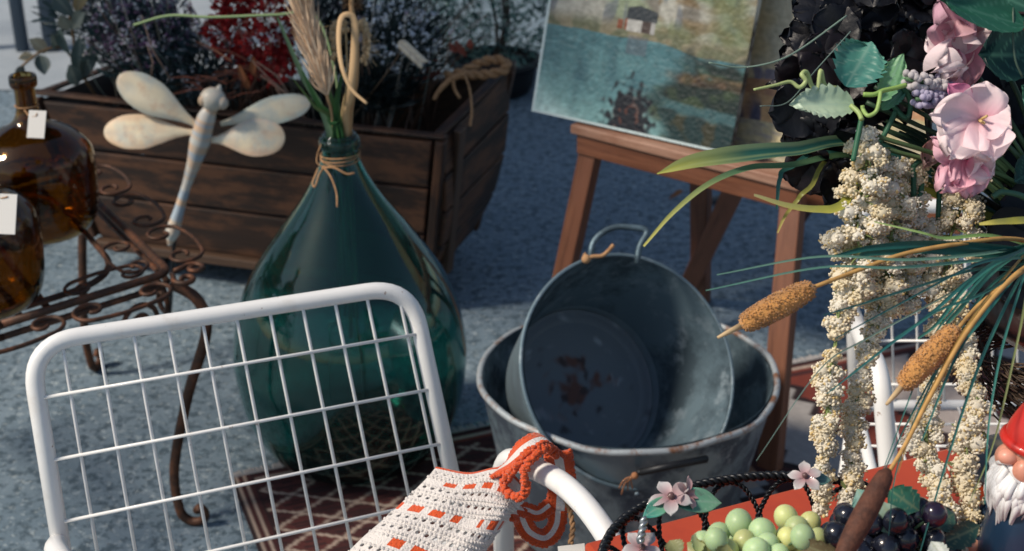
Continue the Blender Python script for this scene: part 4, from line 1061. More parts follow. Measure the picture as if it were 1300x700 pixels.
def basket():
    c = atz(990,702,TZ+.075); RX, RY, Hh = .148, .112, .075
    base = V(c.x,c.y,TZ)
    t = thing('wire_basket', base, 'black twisted wire basket with enamel flowers on its rim, filled with grapes', 'basket')
    A = R(14); ca, sa = math.cos(A), math.sin(A)
    def el(a, f, z): x, y = RX*f*math.cos(a), RY*f*math.sin(a); return base+V(x*ca-y*sa, x*sa+y*ca, z)
    rim = [el(k*2*math.pi/90, 1, Hh) for k in range(91)]
    MB().rope(rim, .0022, .0024, .013, 2, 6).build('rim', M_BLACKWIRE, t)
    MB().rope([el(k*2*math.pi/60, .70, .006) for k in range(61)], .0022, .0025, .014, 2, 5).build('base_ring', M_BLACKWIRE, t)
    b = MB()
    for k in range(-5,6): b.tube([base+V(k*.016*ca-sa*-.06, k*.016*sa+ca*-.06, .004), base+V(k*.016*ca-sa*.06, k*.016*sa+ca*.06, .004)], .0015, 5)
    b.build('base_grid', M_BLACKWIRE, t)
    n = 16
    for k in range(n):
        a0 = k*2*math.pi/n; w = 2*math.pi/n
        pts = catmull([el(a0-w*.62,.72,.008), el(a0-w*.55,.86,.038), el(a0-w*.28,.97,.064), el(a0,1.0,.071), el(a0+w*.28,.97,.064), el(a0+w*.55,.86,.038), el(a0+w*.62,.72,.008)], 8)
        b = MB(); b.rope(pts, .0012, .0014, .009, 2, 5); b.build('wire_loop', M_BLACKWIRE, t)
    em = pm('painted_enamel', None, .35, vcol=True, spots=(70,(.10,.09,.09),.60,.72,.7), coat=.3)
    def eflower(p, lv, s=1.0, pink=True):
        b = MB(); nrm = (-FW*.6+UP*.7+rvec()*.25).normalized()
        flower5(b, p, nrm, .021*s, .018*s, 5, (.34,.15,.17), (.40,.39,.39), cup=.15, curl=-.25, tilt=.25)
        b.ico(p+nrm*.003, .0035*s, 2, col=(.12,.06,.06)); o = b.build('enamel_flower', em, t)
        for (e, c0, c1) in lv:
            q = MB(); q.petal(p-nrm*.003, e-p, (-FW+UP*.5).normalized(), (e-p).length, (e-p).length*.75, cup=.15, curl=-.12, shape=.45, tip=2.2, col0=c0, col1=c1, vein=(.30,.42,.34), nu=12, nv=24); q.build('enamel_leaf', em, t, solid=.0008)
    p = P(852,632,1.165)
    eflower(p, [(P(918,634,1.17),(.05,.22,.17),(.16,.34,.22)), (P(818,652,1.15),(.18,.36,.20),(.05,.25,.20))], .92)
    b = MB(); flower5(b, P(872,628,1.168), (-FW*.7+UP*.3+RT*.6), .015, .011, 5, (.30,.10,.11), (.55,.36,.36), cup=.2, curl=-.2, tilt=.3); b.build('enamel_flower', em, t)
    eflower(P(1022,606,1.17), [(P(1056,606,1.17),(.04,.12,.12),(.10,.22,.20))], .75)
    eflower(P(815,696,1.14), [(P(838,712,1.14),(.06,.2,.16),(.14,.3,.2))], .8)
    # pale wire curl dropping from the rim
    MB().rope(catmull([P(818,658,1.14), P(816,672,1.135), P(812,690,1.13)],8), .0018,.002,.01,2,5).build('wire_curl', pm('bright_wire',(.35,.38,.40),.35,.8), t)
    return base
BB = basket()
def grapes():
    def bunch(label, seeds, r, mat, col, n_fill, box, leaves, sub=3, var=.15):
        t = thing('grape_bunch', P(*box[0]), label, 'grapes')
        cs = [P(x,y,d) for x,y,d in seeds]; rs = [r*rnd(.85,1.12) for _ in cs]
        tries = 0
        while len(cs) < len(seeds)+n_fill and tries < 6000:
            tries += 1; (x,y,d) = box[0]; p = P(x+rnd(-1,1)*box[1], y+rnd(-1,1)*box[2], d+rnd(-1,1)*box[3])
            if p.z < TZ+r*1.0: continue
            if all((p-q).length > r*1.72 for q in cs): cs.append(p); rs.append(r*rnd(.88,1.06))
        for c, rr in zip(cs, rs):
            b = MB(); c1 = jit(col if random.random() > .3 else (mixc(col,(.55,.52,.20),rnd(.3,.9)) if col[1] > .1 else (.02,.012,.03)), var); M = (Euler((rnd(-.6,.6), rnd(-.6,.6), 0)).to_matrix()); vs, fs = ICO[3]
            cols = []
            for v in vs:
                k = .5+.5*nz(v[0]*1.2+c.x*90, v[1]*1.2, v[2]*1.2+c.z*70); cols.append([c1[m]*(.88+.24*k) for m in range(3)])
            b.add((vs*np.array((rr*.96,rr*.96,rr*1.07)))@np.array(M).T+np.array(c[:]), fs, cols); b.build('grape', mat, t)
        b = MB(); mid = P(*box[0])
        for c in cs: b.tube([mid, lerp(mid,c,.7), c], .0011, 5, col=(.12,.20,.10))
        b.build('stalk', M_LEAF, t)
        for (p0,p1,w,c0,c1) in leaves:
            b = MB(); a, e = P(*p0), P(*p1); b.petal(a, e-a, -FW+rvec()*.35, (e-a).length, w, cup=.2, curl=-.15, shape=.4, tip=2.5, col0=c0, col1=c1, vein=(.30,.33,.18), serr=.09, nu=12, nv=30); b.build('leaf', M_LEAF, t)
    gm = pm('green_grape', None, .45, vcol=True, sss=.7, coat=.05); km = pm('black_grape', None, .22, vcol=True, coat=.4)
    bunch('pale green grapes heaped in the left half of the wire basket', [(938,665,1.125),(998,657,1.13),(912,678,1.125),(968,676,1.11),(975,691,1.10),(945,688,1.105),(960,700,1.09),(1012,672,1.12),(1028,664,1.125),(1000,684,1.105),(922,700,1.10),(1036,684,1.12),(988,706,1.09),(1018,693,1.11),(900,692,1.12)], .0106, gm, (.38,.52,.29), 34, ((965,712,1.12),75,32,.035),
        [((862,704,1.10),(850,684,1.11),.022,(.14,.16,.07),(.26,.26,.12)),((905,712,1.09),(870,690,1.10),.028,(.17,.19,.06),(.30,.30,.12)),((885,702,1.085),(886,674,1.10),.016,(.30,.38,.14),(.42,.44,.26)),((915,715,1.08),(925,692,1.08),.025,(.14,.15,.05),(.25,.25,.1)),((1075,712,1.07),(1010,692,1.08),.030,(.11,.10,.05),(.17,.13,.07))])
    bunch('glossy black grapes heaped in the right half of the wire basket', [(1070,664,1.14),(1100,690,1.12),(1130,672,1.12),(1146,664,1.125),(1150,684,1.115),(1165,650,1.13),(1178,670,1.13),(1125,695,1.11),(1060,685,1.12),(1185,690,1.13)], .0108, km, (.010,.012,.022), 46, ((1125,698,1.14),75,45,.04),
        [((1120,668,1.12),(1086,622,1.13),.040,(.06,.22,.18),(.16,.34,.30)),((1140,676,1.11),(1120,640,1.105),.035,(.18,.32,.26),(.34,.46,.38)),((1130,622,1.12),(1168,650,1.115),.036,(.05,.20,.13),(.03,.13,.11)),((1180,670,1.12),(1215,650,1.13),.030,(.02,.07,.06),(.05,.14,.11)),((1178,660,1.12),(1166,640,1.125),.020,(.03,.08,.06),(.05,.16,.11)),((1195,690,1.12),(1250,668,1.13),.03,(.02,.06,.05),(.03,.10,.08)),((1200,715,1.08),(1182,686,1.09),.022,(.45,.5,.48),(.5,.55,.52))])
grapes()

# ------------------------------------------------------------------ garden gnome, facing left
def gnome():
    c = P(1321,536,1.13); c.z = TZ
    t = thing('garden_gnome', c, 'painted garden gnome with a red hat and white beard at the right picture edge', 'figurine')
    m = pm('gnome_paint', None, .38, vcol=True, coat=.25)
    def gz(py): return aty(1326, py, c.y).z
    hz = gz(572); sc = aty(1326+100,572,c.y).x-aty(1326,572,c.y).x; px = sc/108; f = V(-1,-.30,0).normalized(); s = V(f.y,-f.x,0)
    # body: shoes, trousers, coat in one continuous surface
    H = hz - TZ; prof = [(.001,.002),(38,.004),(42,.02),(38,.10),(46,.16),(54,.30),(52,.48),(46,.64),(36,.76),(22,.84),(18,.92)]
    col = [(.10,.05,.03)]*3+[(.5,.05,.02)]*2+[(.012,.035,.075)]*6
    pr = [((r*px if r > 1 else r), z*H) for r, z in prof]; cc = []
    prs = smooth_profile(pr, 4); cc = [col[min(10, i//4)] for i in range(len(prs))]
    MB().lathe(prs, c, n=40, col=cc).build('body', m, t)
    # arms
    b = MB()
    for q in (1,-1): b.tube(catmull([c+V(0,0,H*.70)+s*q*40*px, c+V(0,0,H*.5)+s*q*58*px+f*10*px, c+V(0,0,H*.36)+s*q*38*px+f*42*px],6), [15*px]*8+[12*px]*5, 12, col=(.012,.035,.075)); b.ico(c+V(0,0,H*.35)+s*q*34*px+f*48*px, 12*px, 2, col=(.55,.26,.18))
    b.build('arm', m, t)
    # head with nose, cheeks and ears
    h = V(c.x,c.y,hz); b = MB(); skin = (.62,.30,.21)
    b.ico(h, (40*px,40*px,44*px), 3, col=skin); b.ico(h+f*42*px+V(0,0,-2*px), (15*px,13*px,12*px), 3, col=(.66,.30,.22))
    for q in (1,-1): b.ico(h+f*28*px+s*q*20*px+V(0,0,-16*px), (17*px,15*px,19*px), 3, col=(.66,.29,.20)); b.ico(h+s*q*40*px, (8*px,8*px,12*px), 2, col=skin)
    b.build('head', m, t)
    b = MB()
    for q in (1,-1): b.ico(h+f*36.5*px+s*q*13*px+V(0,0,12*px), (4.5*px,5.5*px,6*px), 2, col=(.75,.74,.7)); b.ico(h+f*40*px+s*q*13*px+V(0,0,12*px), (2.5*px,3*px,3.6*px), 2, col=(.01,.01,.01))
    b.build('eye', m, t)
    b = MB()
    for q in (1,-1): b.tube(catmull([h+f*36*px+s*q*8*px+V(0,0,20*px), h+f*37*px+s*q*15*px+V(0,0,23*px), h+f*31*px+s*q*22*px+V(0,0,20*px)],4), 2.2*px, 6, col=(.7,.69,.66))
    b.build('eyebrow', m, t)
    # beard: bundle of wavy locks
    b = MB()
    for k in range(120):
        a = rnd(-1.45,1.45); d = f*math.cos(a)+s*math.sin(a); z0 = -22 - rnd(0,14); L = rnd(40,88)*(1-.25*abs(a))
        st = h+d*rnd(30,39)*px+V(0,0,z0*px); md = h+d*(46+rnd(-4,6))*px+f*4*px+V(0,0,(z0-L*.45)*px)+s*rnd(-4,4)*px; en = h+d*(30+rnd(-4,6))*px+f*14*px+V(0,0,(z0-L)*px)
        b.tube(catmull([st,md,en],5), [5*px]*6+[4*px,3*px,2.2*px,1.4*px,.6*px], 6, col=jit((.72,.72,.73),.06))
    for q in (1,-1):
        for k in range(8): b.tube(catmull([h+f*41*px+V(0,0,-13*px)+s*q*2*px, h+f*40*px+s*q*(14+k)*px+V(0,0,(-17-k)*px), h+f*28*px+s*q*(28+k)*px+V(0,0,(-26-2*k)*px)],5), [4*px]*7+[3*px,2*px,1.5*px,.6*px], 6, col=jit((.74,.74,.75),.05))
    b.build('beard', m, t)
    # soft pointed hat
    b = MB(); pts = catmull([h+V(0,0,14*px)-f*4*px, h+V(0,0,40*px)-f*4*px, h+V(0,0,72*px)-f*12*px, h+V(0,0,100*px)-f*28*px, h+V(0,0,118*px)-f*52*px],6)
    rs = [48,48,46,45,44,42,40,38,36,34,31,28,25,22,19,17,15,13,11,9,7,6,5,4,2.5]
    b.tube(pts, [r*px for r in rs[:len(pts)]], 28, col=(.48,.022,.016)); b.tube([h+V(0,0,12*px)-f*4*px+(f*math.cos(k*.1963)+s*math.sin(k*.1963))*46*px+V(0,0,6*px*math.cos(k*.1963)) for k in range(32)], 7*px, 8, closed=True, col=(.50,.025,.018))
    b.build('hat', m, t)
gnome()

# ------------------------------------------------------------------ black urn that carries the big arrangement
UC = P(1352,345,1.30)
def urn():
    base = V(UC.x,UC.y,TZ)
    t = thing('black_urn', base, 'black footed urn on the red table, holding the artificial flowers at the right', 'planter')
    zt = UC.z+.045-TZ
    pr = smooth_profile([(.001,.001),(.055,.001),(.058,.012),(.030,.022),(.018,.05),(.020,zt-.13),(.045,zt-.115),(.072,zt-.09),(.083,zt-.05),(.084,zt-.012),(.092,zt-.004),(.092,zt),(.080,zt),(.074,zt-.03),(.001,zt-.04)],4)
    MB().lathe(pr, base, n=48).build('bowl', pm('black_glaze',(.010,.011,.014),.3,coat=.3), t)
    b = MB()
    for i in range(900):
        a = rnd(0,6.28); z = rnd(-.028,.02); r = .066+.012*rnd(0,1); p = base+V(r*math.cos(a),r*math.sin(a),zt-.135+z); e = p+V(math.cos(a+1.4)*.03,math.sin(a+1.4)*.03,rnd(-.012,.012)); b.tube([p,lerp(p,e,.5)+rvec()*.004,e],.0009,4,col=jit((.07,.045,.03),.5))
    b.build('coir_collar', M_STRAW, t)
    b = MB()
    for i in range(160):
        a = rnd(0,6.28); r = .07*rnd(0,1)**.5; b.ico(base+V(r*math.cos(a), r*math.sin(a), zt-.022+rnd(-.006,.008)), (rnd(.008,.014),rnd(.008,.014),.008), 1, col=jit((.03,.045,.02),.4))
    b.build('moss', M_VM, t)
urn()
UT = V(UC.x,UC.y,UC.z+.02)
def stem_to(b, p, r=.0022, col=(.04,.09,.05), sag=.02):
    m = lerp(UT, p, .5)+V(0,0,sag); b.tube(catmull([UT+rvec()*.02, m, p], 7), r, 6, col=col)
# ------------------------------------------------------------------ artificial flowers in the urn
GF = 'artificial stems in the black urn'
def black_flowers():
    t = thing('black_hydrangea', UT, 'cluster of black velvety artificial flowers at the top of the arrangement', 'flower', GF)
    spots = []
    for (x,y) in [(1015,12),(1050,10),(1090,8),(1130,12),(1165,14),(1010,45),(1040,40),(1075,35),(1120,45),(1155,45),(1175,70),(1060,-15),(1110,-20),(1150,-18),(1020,-20),(1180,30),(1140,72),(1100,60),(1060,62),(1005,85),(1030,80),(1000,115),(1025,112),(1055,105),(995,140),(1020,150),(1048,165),(1070,150),(1010,178),(1035,190),(1060,195),(1012,212),(1030,222),(1050,232),(1075,180),(1085,130),(1105,110),(1000,100),(1085,215),(1160,100),(1130,110)]:
        spots.append((x+(20 if x < 1100 else 6)+rnd(-5,5), y+rnd(-5,5), rnd(1.24,1.33)))
    cen = P(1095,90,1.36)
    for (x,y,d) in spots:
        p = P(x,y,d); n = ((p-cen).normalized()*.8 - FW*.6 + rvec()*.5).normalized()
        g = rnd(.0018,.0045); tint = (g*.85, g*.95, g*1.5) if random.random() < .7 else (g*1.3,g*.9,g*1.3)
        b = MB(); L = rnd(.020,.030)
        flower5(b, p, n, L, L*1.45, random.choice((4,5)), tint, tuple(k*1.9 for k in tint), cup=rnd(-.06,.14), curl=rnd(-.45,-.05), ruf=.09, tilt=rnd(.05,.75), shape=.40, tip=8, nu=9, nv=9)
        b.build('bloom', M_BLACKPETAL, t)
    b = MB()
    for i in range(16): stem_to(b, P(rnd(1000,1170), rnd(10,220), 1.36))
    b.build('stem', M_LEAF, t)
    # backing leaves so the cluster is dense
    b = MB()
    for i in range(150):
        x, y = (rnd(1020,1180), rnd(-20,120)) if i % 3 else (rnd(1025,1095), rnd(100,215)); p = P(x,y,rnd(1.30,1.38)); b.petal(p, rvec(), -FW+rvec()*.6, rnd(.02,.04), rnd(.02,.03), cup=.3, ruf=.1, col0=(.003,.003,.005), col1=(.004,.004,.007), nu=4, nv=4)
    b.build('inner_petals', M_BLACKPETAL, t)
black_flowers()
def pink_flowers():
    t = thing('pink_hibiscus', UT, 'pink and white artificial hibiscus blooms at the right of the arrangement', 'flower', GF)
    deep=(.70,.16,.30); mid=(.84,.50,.60); pale=(.92,.77,.80)
    def pet(b, base, tip, W, cup, curl, ruf, c0, c1, lean=0, shape=.5, tip_=5):
        ruf = ruf*2.2; W = W*1.2; a, e = base, tip; b.petal(a, e-a, -FW+RT*lean+rvec()*.12, (e-a).length, W, cup=cup, curl=curl, ruf=ruf, shape=shape, tip=tip_, col0=c0, col1=c1, nu=14, nv=16, kp=.55)
    # front bloom with its five petals
    b = MB(); c = P(1243,153,1.205)
    pet(b,c,P(1255,104,1.195),.044,.12,-.10,.05,deep,pale); pet(b,c,P(1284,160,1.19),.042,.12,-.10,.05,mid,pale,.3); pet(b,c,P(1262,200,1.18),.046,.15,-.12,.05,mid,pale); pet(b,c,P(1208,195,1.185),.048,.12,-.10,.06,mid,pale,-.3); pet(b,c,P(1186,146,1.19),.046,.15,-.12,.07,mid,pale,-.3)
    for k in range(3): b.tube([c, c+(-FW*.014+rvec()*.004)], .0013, 5, col=(.75,.55,.25))
    b.build('bloom', M_V, t)
    b = MB(); c = P(1225,205,1.22)
    for (x,y,w) in ((1188,175,.034),(1200,238,.034),(1232,246,.034),(1262,222,.034),(1245,205,.030),(1214,228,.028)): pet(b,c+rvec()*.004,P(x,y,1.205),w,.2,-.1,.10,deep,mid if x < 1240 else pale)
    b.build('bloom', M_V, t)
    b = MB(); c = P(1215,65,1.235)
    for (x,y,w,c0,c1) in ((1195,0,.045,mid,(.62,.36,.45)),(1230,22,.05,deep,(.66,.40,.46)),(1262,38,.036,mid,pale),(1240,70,.036,deep,pale),(1225,105,.046,deep,(.7,.36,.42)),(1190,88,.036,(.55,.10,.26),pale),(1182,40,.040,mid,pale),(1205,98,.034,mid,pale),(1216,38,.036,pale,pale)): pet(b,c+rvec()*.006,P(x,y,1.22+rnd(-.015,.015)),w,.25,-.05,.16,c0,c1,rnd(-.4,.4))
    b.build('bloom', M_V, t)
    b = MB(); c = P(1235,15,1.26)
    for (x,y,w) in ((1190,-10,.04),(1215,-30,.04),(1262,20,.05),(1280,-10,.05),(1240,45,.04),(1200,25,.04)): pet(b,c,P(x,y,1.25),w,.2,-.05,.12,deep,mid)
    b.build('bloom', M_V, t)
    b = MB(); c = P(1285,25,1.28)
    for (x,y,w) in ((1262,5,.035),(1300,-5,.035),(1310,40,.035),(1275,45,.03),(1255,28,.03)): pet(b,c,P(x,y,1.27),w,.2,-.05,.12,(.5,.03,.07),(.62,.09,.13))
    b.build('bloom', M_V, t)
    # closed bud between the two large blooms, and a pale one lower left
    b = MB(); pet(b,P(1230,142,1.21),P(1203,106,1.205),.030,.5,.0,.02,pale,(.66,.22,.40),shape=.8,tip_=2.5); b.build('bud', M_V, t)
    b = MB()
    for k in range(3): pet(b,P(1186,178,1.25)+rvec()*.003,P(1172,205+k*5,1.245),.024,.4,.0,.05,(.5,.25,.25),(.6,.40,.36),shape=.8,tip_=3)
    b.build('bud', M_V, t)
    b = MB()
    for (x,y) in ((1243,155),(1225,205),(1215,65),(1235,15),(1285,25)): stem_to(b, P(x,y,1.26), .0025)
    b.tube(catmull([P(1192,60,1.27),P(1178,140,1.27),P(1184,190,1.26),P(1192,215,1.27),UT],6),.003,6,col=(.035,.03,.025))
    b.build('stem', M_LEAF, t)
pink_flowers()
def grape_hyacinths():
    t = thing('white_muscari', UT, 'two beaded white and lilac flower spikes beside the pink blooms', 'flower', GF)
    for (a,e,cl) in ((P(1150,100,1.21),P(1200,110,1.22),(.62,.58,.60)),(P(1163,126,1.21),P(1212,124,1.23),(.50,.46,.62)),(P(1190,104,1.23),P(1222,112,1.23),(.40,.36,.50))):
        b = MB(); d = (e-a)
        for k in range(72):
            u = rnd(0,1); v = rvec(); v = (v-d.normalized()*v.dot(d.normalized())).normalized(); b.ico(a+d*u+v*.0062*(.55+.45*math.sin(math.pi*min(1,u+.25))), .0031, 2, col=jit(cl,.1))
        b.build('flower_spike', M_FLORET, t)
        b = MB(); b.tube([a,e],.002,5,col=(.1,.2,.1)); stem_to(b, e, .0018); b.build('stem', M_LEAF, t)
grape_hyacinths()
def leaves():
    t = thing('vine_stem', UT, 'leafy artificial vine with serrated teal leaves and curling pale tendrils', 'leaf', GF)
    teal=(.035,.17,.15); lt=(.10,.30,.24); pl=(.36,.50,.34); gn=(.13,.33,.15)
    for (p0,p1,w,c0,c1,tilt) in ((P(1074,110,1.215),P(1108,50,1.225),.066,teal,lt,.2),(P(1084,134,1.205),P(1006,128,1.19),.046,pl,(.50,.62,.48),.55),(P(1118,128,1.22),P(1148,68,1.21),.030,gn,(.20,.42,.22),.4),(P(1120,140,1.23),P(1150,110,1.24),.02,gn,lt,.4)):
        b = MB(); b.petal(p0,p1-p0,(-FW+UP*tilt+rvec()*.15),(p1-p0).length,w,cup=.18,curl=-.1,ruf=.05,shape=.42,tip=2.6,serr=.10,vein=(.30,.46,.38),col0=c0,col1=c1,nu=16,nv=45); b.build('leaf', M_LEAF, t)
    b = MB(); b.tube(catmull([P(957,114,1.18),P(985,108,1.185),P(1003,104,1.19),P(1015,111,1.19),P(1023,103,1.19),P(1018,95,1.19),P(1024,92,1.195),P(1031,110,1.20),P(1038,112,1.2),P(1042,90,1.2),P(1047,108,1.205),P(1062,112,1.21)],8), [.0011+.0009*min(1,i/30) for i in range(89)], 7, col=(.46,.55,.24)); b.build('tendril', M_LEAF, t)
    b = MB(); b.tube(catmull([P(1096,120,1.19),P(1110,120,1.19),P(1122,115,1.195),P(1136,112,1.2),P(1150,108,1.205)],8), .0021, 7, col=(.34,.52,.14)); b.tube(catmull([P(1118,117,1.19),P(1116,130,1.185),P(1112,142,1.185),P(1102,147,1.185),P(1096,140,1.19),P(1095,134,1.19)],8), .0018, 7, col=(.36,.52,.16)); b.tube(catmull([P(1080,134,1.2),P(1090,143,1.195),P(1094,152,1.19)],6),.0022,7,col=(.40,.52,.2)); b.build('tendril', M_LEAF, t)
    b = MB()
    for pts in ((P(1094,150,1.20),P(1088,180,1.2),P(1083,205,1.2)),(P(1138,140,1.24),P(1126,165,1.24),P(1112,190,1.235)),(P(1146,110,1.24),P(1156,130,1.24),P(1150,150,1.24),P(1128,128,1.24)),(P(1160,210,1.25),P(1160,250,1.25)),(P(1190,205,1.26),P(1170,204,1.25),P(1158,212,1.25)),(P(1178,205,1.26),P(1192,215,1.27),P(1191,282,1.27)),(P(1172,225,1.255),P(1166,262,1.25))): b.tube(catmull(list(pts),6), .0024, 7, col=(.045,.16,.09))
    for p in (P(1110,110,1.25),P(1100,130,1.25),P(1150,110,1.25)): stem_to(b,p,.0022)
    b.build('stem', M_LEAF, t)
    t = thing('dark_leaf_stem', UT, 'large dark green veined artificial leaves at the upper right corner', 'leaf', GF)
    dk=(.012,.055,.045); md=(.02,.10,.065)
    for (p0,p1,w,c0,c1) in ((P(1300,32,1.19),P(1178,2,1.17),.060,(.02,.11,.065),(.02,.12,.075)),(P(1330,20,1.20),P(1248,-12,1.22),.06,dk,md),(P(1315,70,1.21),P(1240,72,1.215),.080,dk,(.008,.035,.035)),(P(1335,160,1.22),P(1290,110,1.2),.06,dk,md),(P(1340,200,1.25),P(1285,235,1.24),.05,(.004,.010,.012),dk)):
        b = MB(); b.petal(p0,p1-p0,(-FW+UP*.3+rvec()*.2),(p1-p0).length,w,cup=.15,curl=.1,ruf=.03,shape=.45,tip=2.2,vein=(.10,.26,.19),col0=c0,col1=c1,nu=16,nv=42,serr=.03); b.build('leaf', M_LEAF, t)
    for (p0,p1,w) in ((P(1335,130,1.28),P(1262,150,1.29),.07),(P(1335,190,1.28),P(1270,205,1.28),.075),(P(1335,235,1.29),P(1268,232,1.29),.07),(P(1320,90,1.29),P(1278,130,1.30),.07),(P(1300,60,1.31),P(1236,118,1.31),.08),(P(1250,150,1.31),P(1190,150,1.31),.06),(P(1330,300,1.24),P(1240,318,1.24),.085),(P(1330,345,1.25),P(1262,378,1.245),.075),(P(1330,270,1.25),P(1266,258,1.25),.06)):
        b = MB(); b.petal(p0,p1-p0,(-FW+UP*.2),(p1-p0).length,w,cup=.15,curl=.1,ruf=.02,shape=.4,tip=3,col0=(.006,.008,.012),col1=(.006,.008,.012),nu=8,nv=12); b.build('leaf', M_BLACKPETAL, t)
    b = MB(); b.tube(catmull([P(1260,250,1.22),P(1275,244,1.22),P(1310,258,1.23),UT],6),.0028,6,col=(.06,.16,.10))
    for p in (P(1310,30,1.22),P(1330,72,1.23),P(1335,160,1.23)): stem_to(b,p,.003)
    b.tube(catmull([P(1250,2,1.2),P(1270,14,1.2),P(1310,18,1.2)],6),.0015,5,col=(.05,.03,.03)); b.tube(catmull([P(1286,10,1.19),P(1288,70,1.185),P(1298,98,1.19)],6),.001,5,col=(.07,.12,.09)); b.build('stem', M_LEAF, t)
leaves()
def tassel(label, pts, hw, lump=.0088):
    """hanging cream amaranth: separate little clusters of tiny flowers along a drooping stem; hw = half widths in photo pixels (0 = bare stem)"""
    t = thing('hanging_amaranth', pts[0], label, 'flower', GF)
    sp = catmull(pts, 12); N = len(sp)
    b = MB(); b.tube(sp, .0015, 6, col=(.24,.32,.11)); stem_to(b, sp[0], .0022, (.10,.17,.07))
    f = MB(); cl = [(.90,.84,.70),(.90,.86,.76),(.89,.81,.63),(.90,.85,.73),(.88,.79,.58)]
    L = sum((sp[i+1]-sp[i]).length for i in range(N-1)); n = int(L/.0052)
    for k in range(n):
        u = (k+rnd(0,1))/n; q = u*(N-1); i = min(N-2, int(q)); p = sp[i].lerp(sp[i+1], q-i)
        wf = u*(len(hw)-1); wi = min(len(hw)-2, int(wf)); w = lerp(hw[wi], hw[wi+1], wf-wi)*.00082
        if w < .0035: continue
        for m in range(1 if w < .012 else (2 if w < .02 else 3)):
            a = rnd(0,6.283); rr = max(0, w-lump*.8)*(rnd(0,1)**.5); c = p + RT*(rr*math.cos(a)) + V(0,1,0)*(rr*math.sin(a)*.8) + V(0,0,rnd(-.004,.003)-rr*.25)
            if rr > .004: b.tube([p+V(0,0,.004), lerp(p,c,.6)+V(0,0,.004), c], .0008, 4, col=(.26,.32,.12))
            R0 = lump*rnd(.42,1.12)*(1 if w > .009 else .8); tone = random.choice(cl)
            for z in range(int(64*(R0/lump)**1.6)+10):
                v = rvec()*rnd(.84,1.18); e_ = rnd(.0013,.0021); cc = jit(tone,.07) if random.random() > .12 else jit((.76,.60,.30),.15)
                f.ico(c+V(v.x*R0,v.y*R0,v.z*R0*.8), (e_,e_*rnd(.6,.95),e_*.5), 1, col=cc, M=Euler((rnd(0,6.28),rnd(0,6.28),0)).to_matrix())
            f.ico(c, (R0*.84,R0*.84,R0*.68), 2, col=tuple(x*.97 for x in tone))
            if random.random() < .2: b.petal(c, rvec()-UP*.3, rvec(), rnd(.008,.016), .0045, col0=(.16,.22,.08), col1=(.26,.32,.13), nu=2, nv=3)
    b.build('stem', M_LEAF, t); f.build('florets', M_FLORET, t)
def amaranth():
    D = 1.22
    tassel('longest cream amaranth tassel hanging in front of the easel leg down to the red table', [P(1098,168,D),P(1100,215,D),P(1088,280,D),P(1092,340,D),P(1066,390,D),P(1060,440,D),P(1054,480,D),P(1050,530,D),P(1046,590,D),P(1040,655,D+.01)], [14,36,40,38,36,42,34,24,24,18,0,16,22,22,18,14,17,15,8])
    tassel('cream amaranth tassel hanging just right of the longest one, ending by the grapes', [P(1128,190,D+.02),P(1136,260,D+.02),P(1128,320,D+.02),P(1120,380,D+.03),P(1102,440,D+.02),P(1092,490,D+.02),P(1084,540,D+.02),P(1080,600,D+.01),P(1074,650,D),P(1066,705,D-.01)], [20,30,32,24,36,38,26,20,18,8,14,18,18,13,16,14,13,17,14])
    tassel('cream amaranth tassel with a bare green tip between the cattails and the right chair', [P(1208,205,D+.05),P(1222,250,D+.05),P(1204,310,D+.05),P(1200,370,D+.04),P(1192,430,D+.04),P(1184,480,D+.04),P(1184,540,D+.03)], [22,36,32,40,40,36,26,20,22,14,4,0])
    tassel('loose cream amaranth tassel hanging low at the right beside the gnome', [P(1232,420,D+.05),P(1226,470,D+.03),P(1240,515,D),P(1226,570,D-.01),P(1230,640,D-.02),P(1232,720,D-.02)], [8,12,14,20,24,14,22,16,12,20,16])
    tassel('cream amaranth tassel hanging in front of the black grapes', [P(1186,470,D+.03),P(1180,520,D),P(1176,570,D-.01),P(1192,620,D-.02),P(1204,660,D-.03),P(1215,725,D-.03)], [8,16,22,22,24,18,14,18,20,16,18])
    tassel('short cream amaranth sprig under the lowest pink bloom', [P(1160,200,D+.04),P(1158,250,D+.04),P(1152,300,D+.04),P(1160,345,D+.04),P(1150,400,D+.04)], [16,26,22,30,34,30,14])
amaranth()
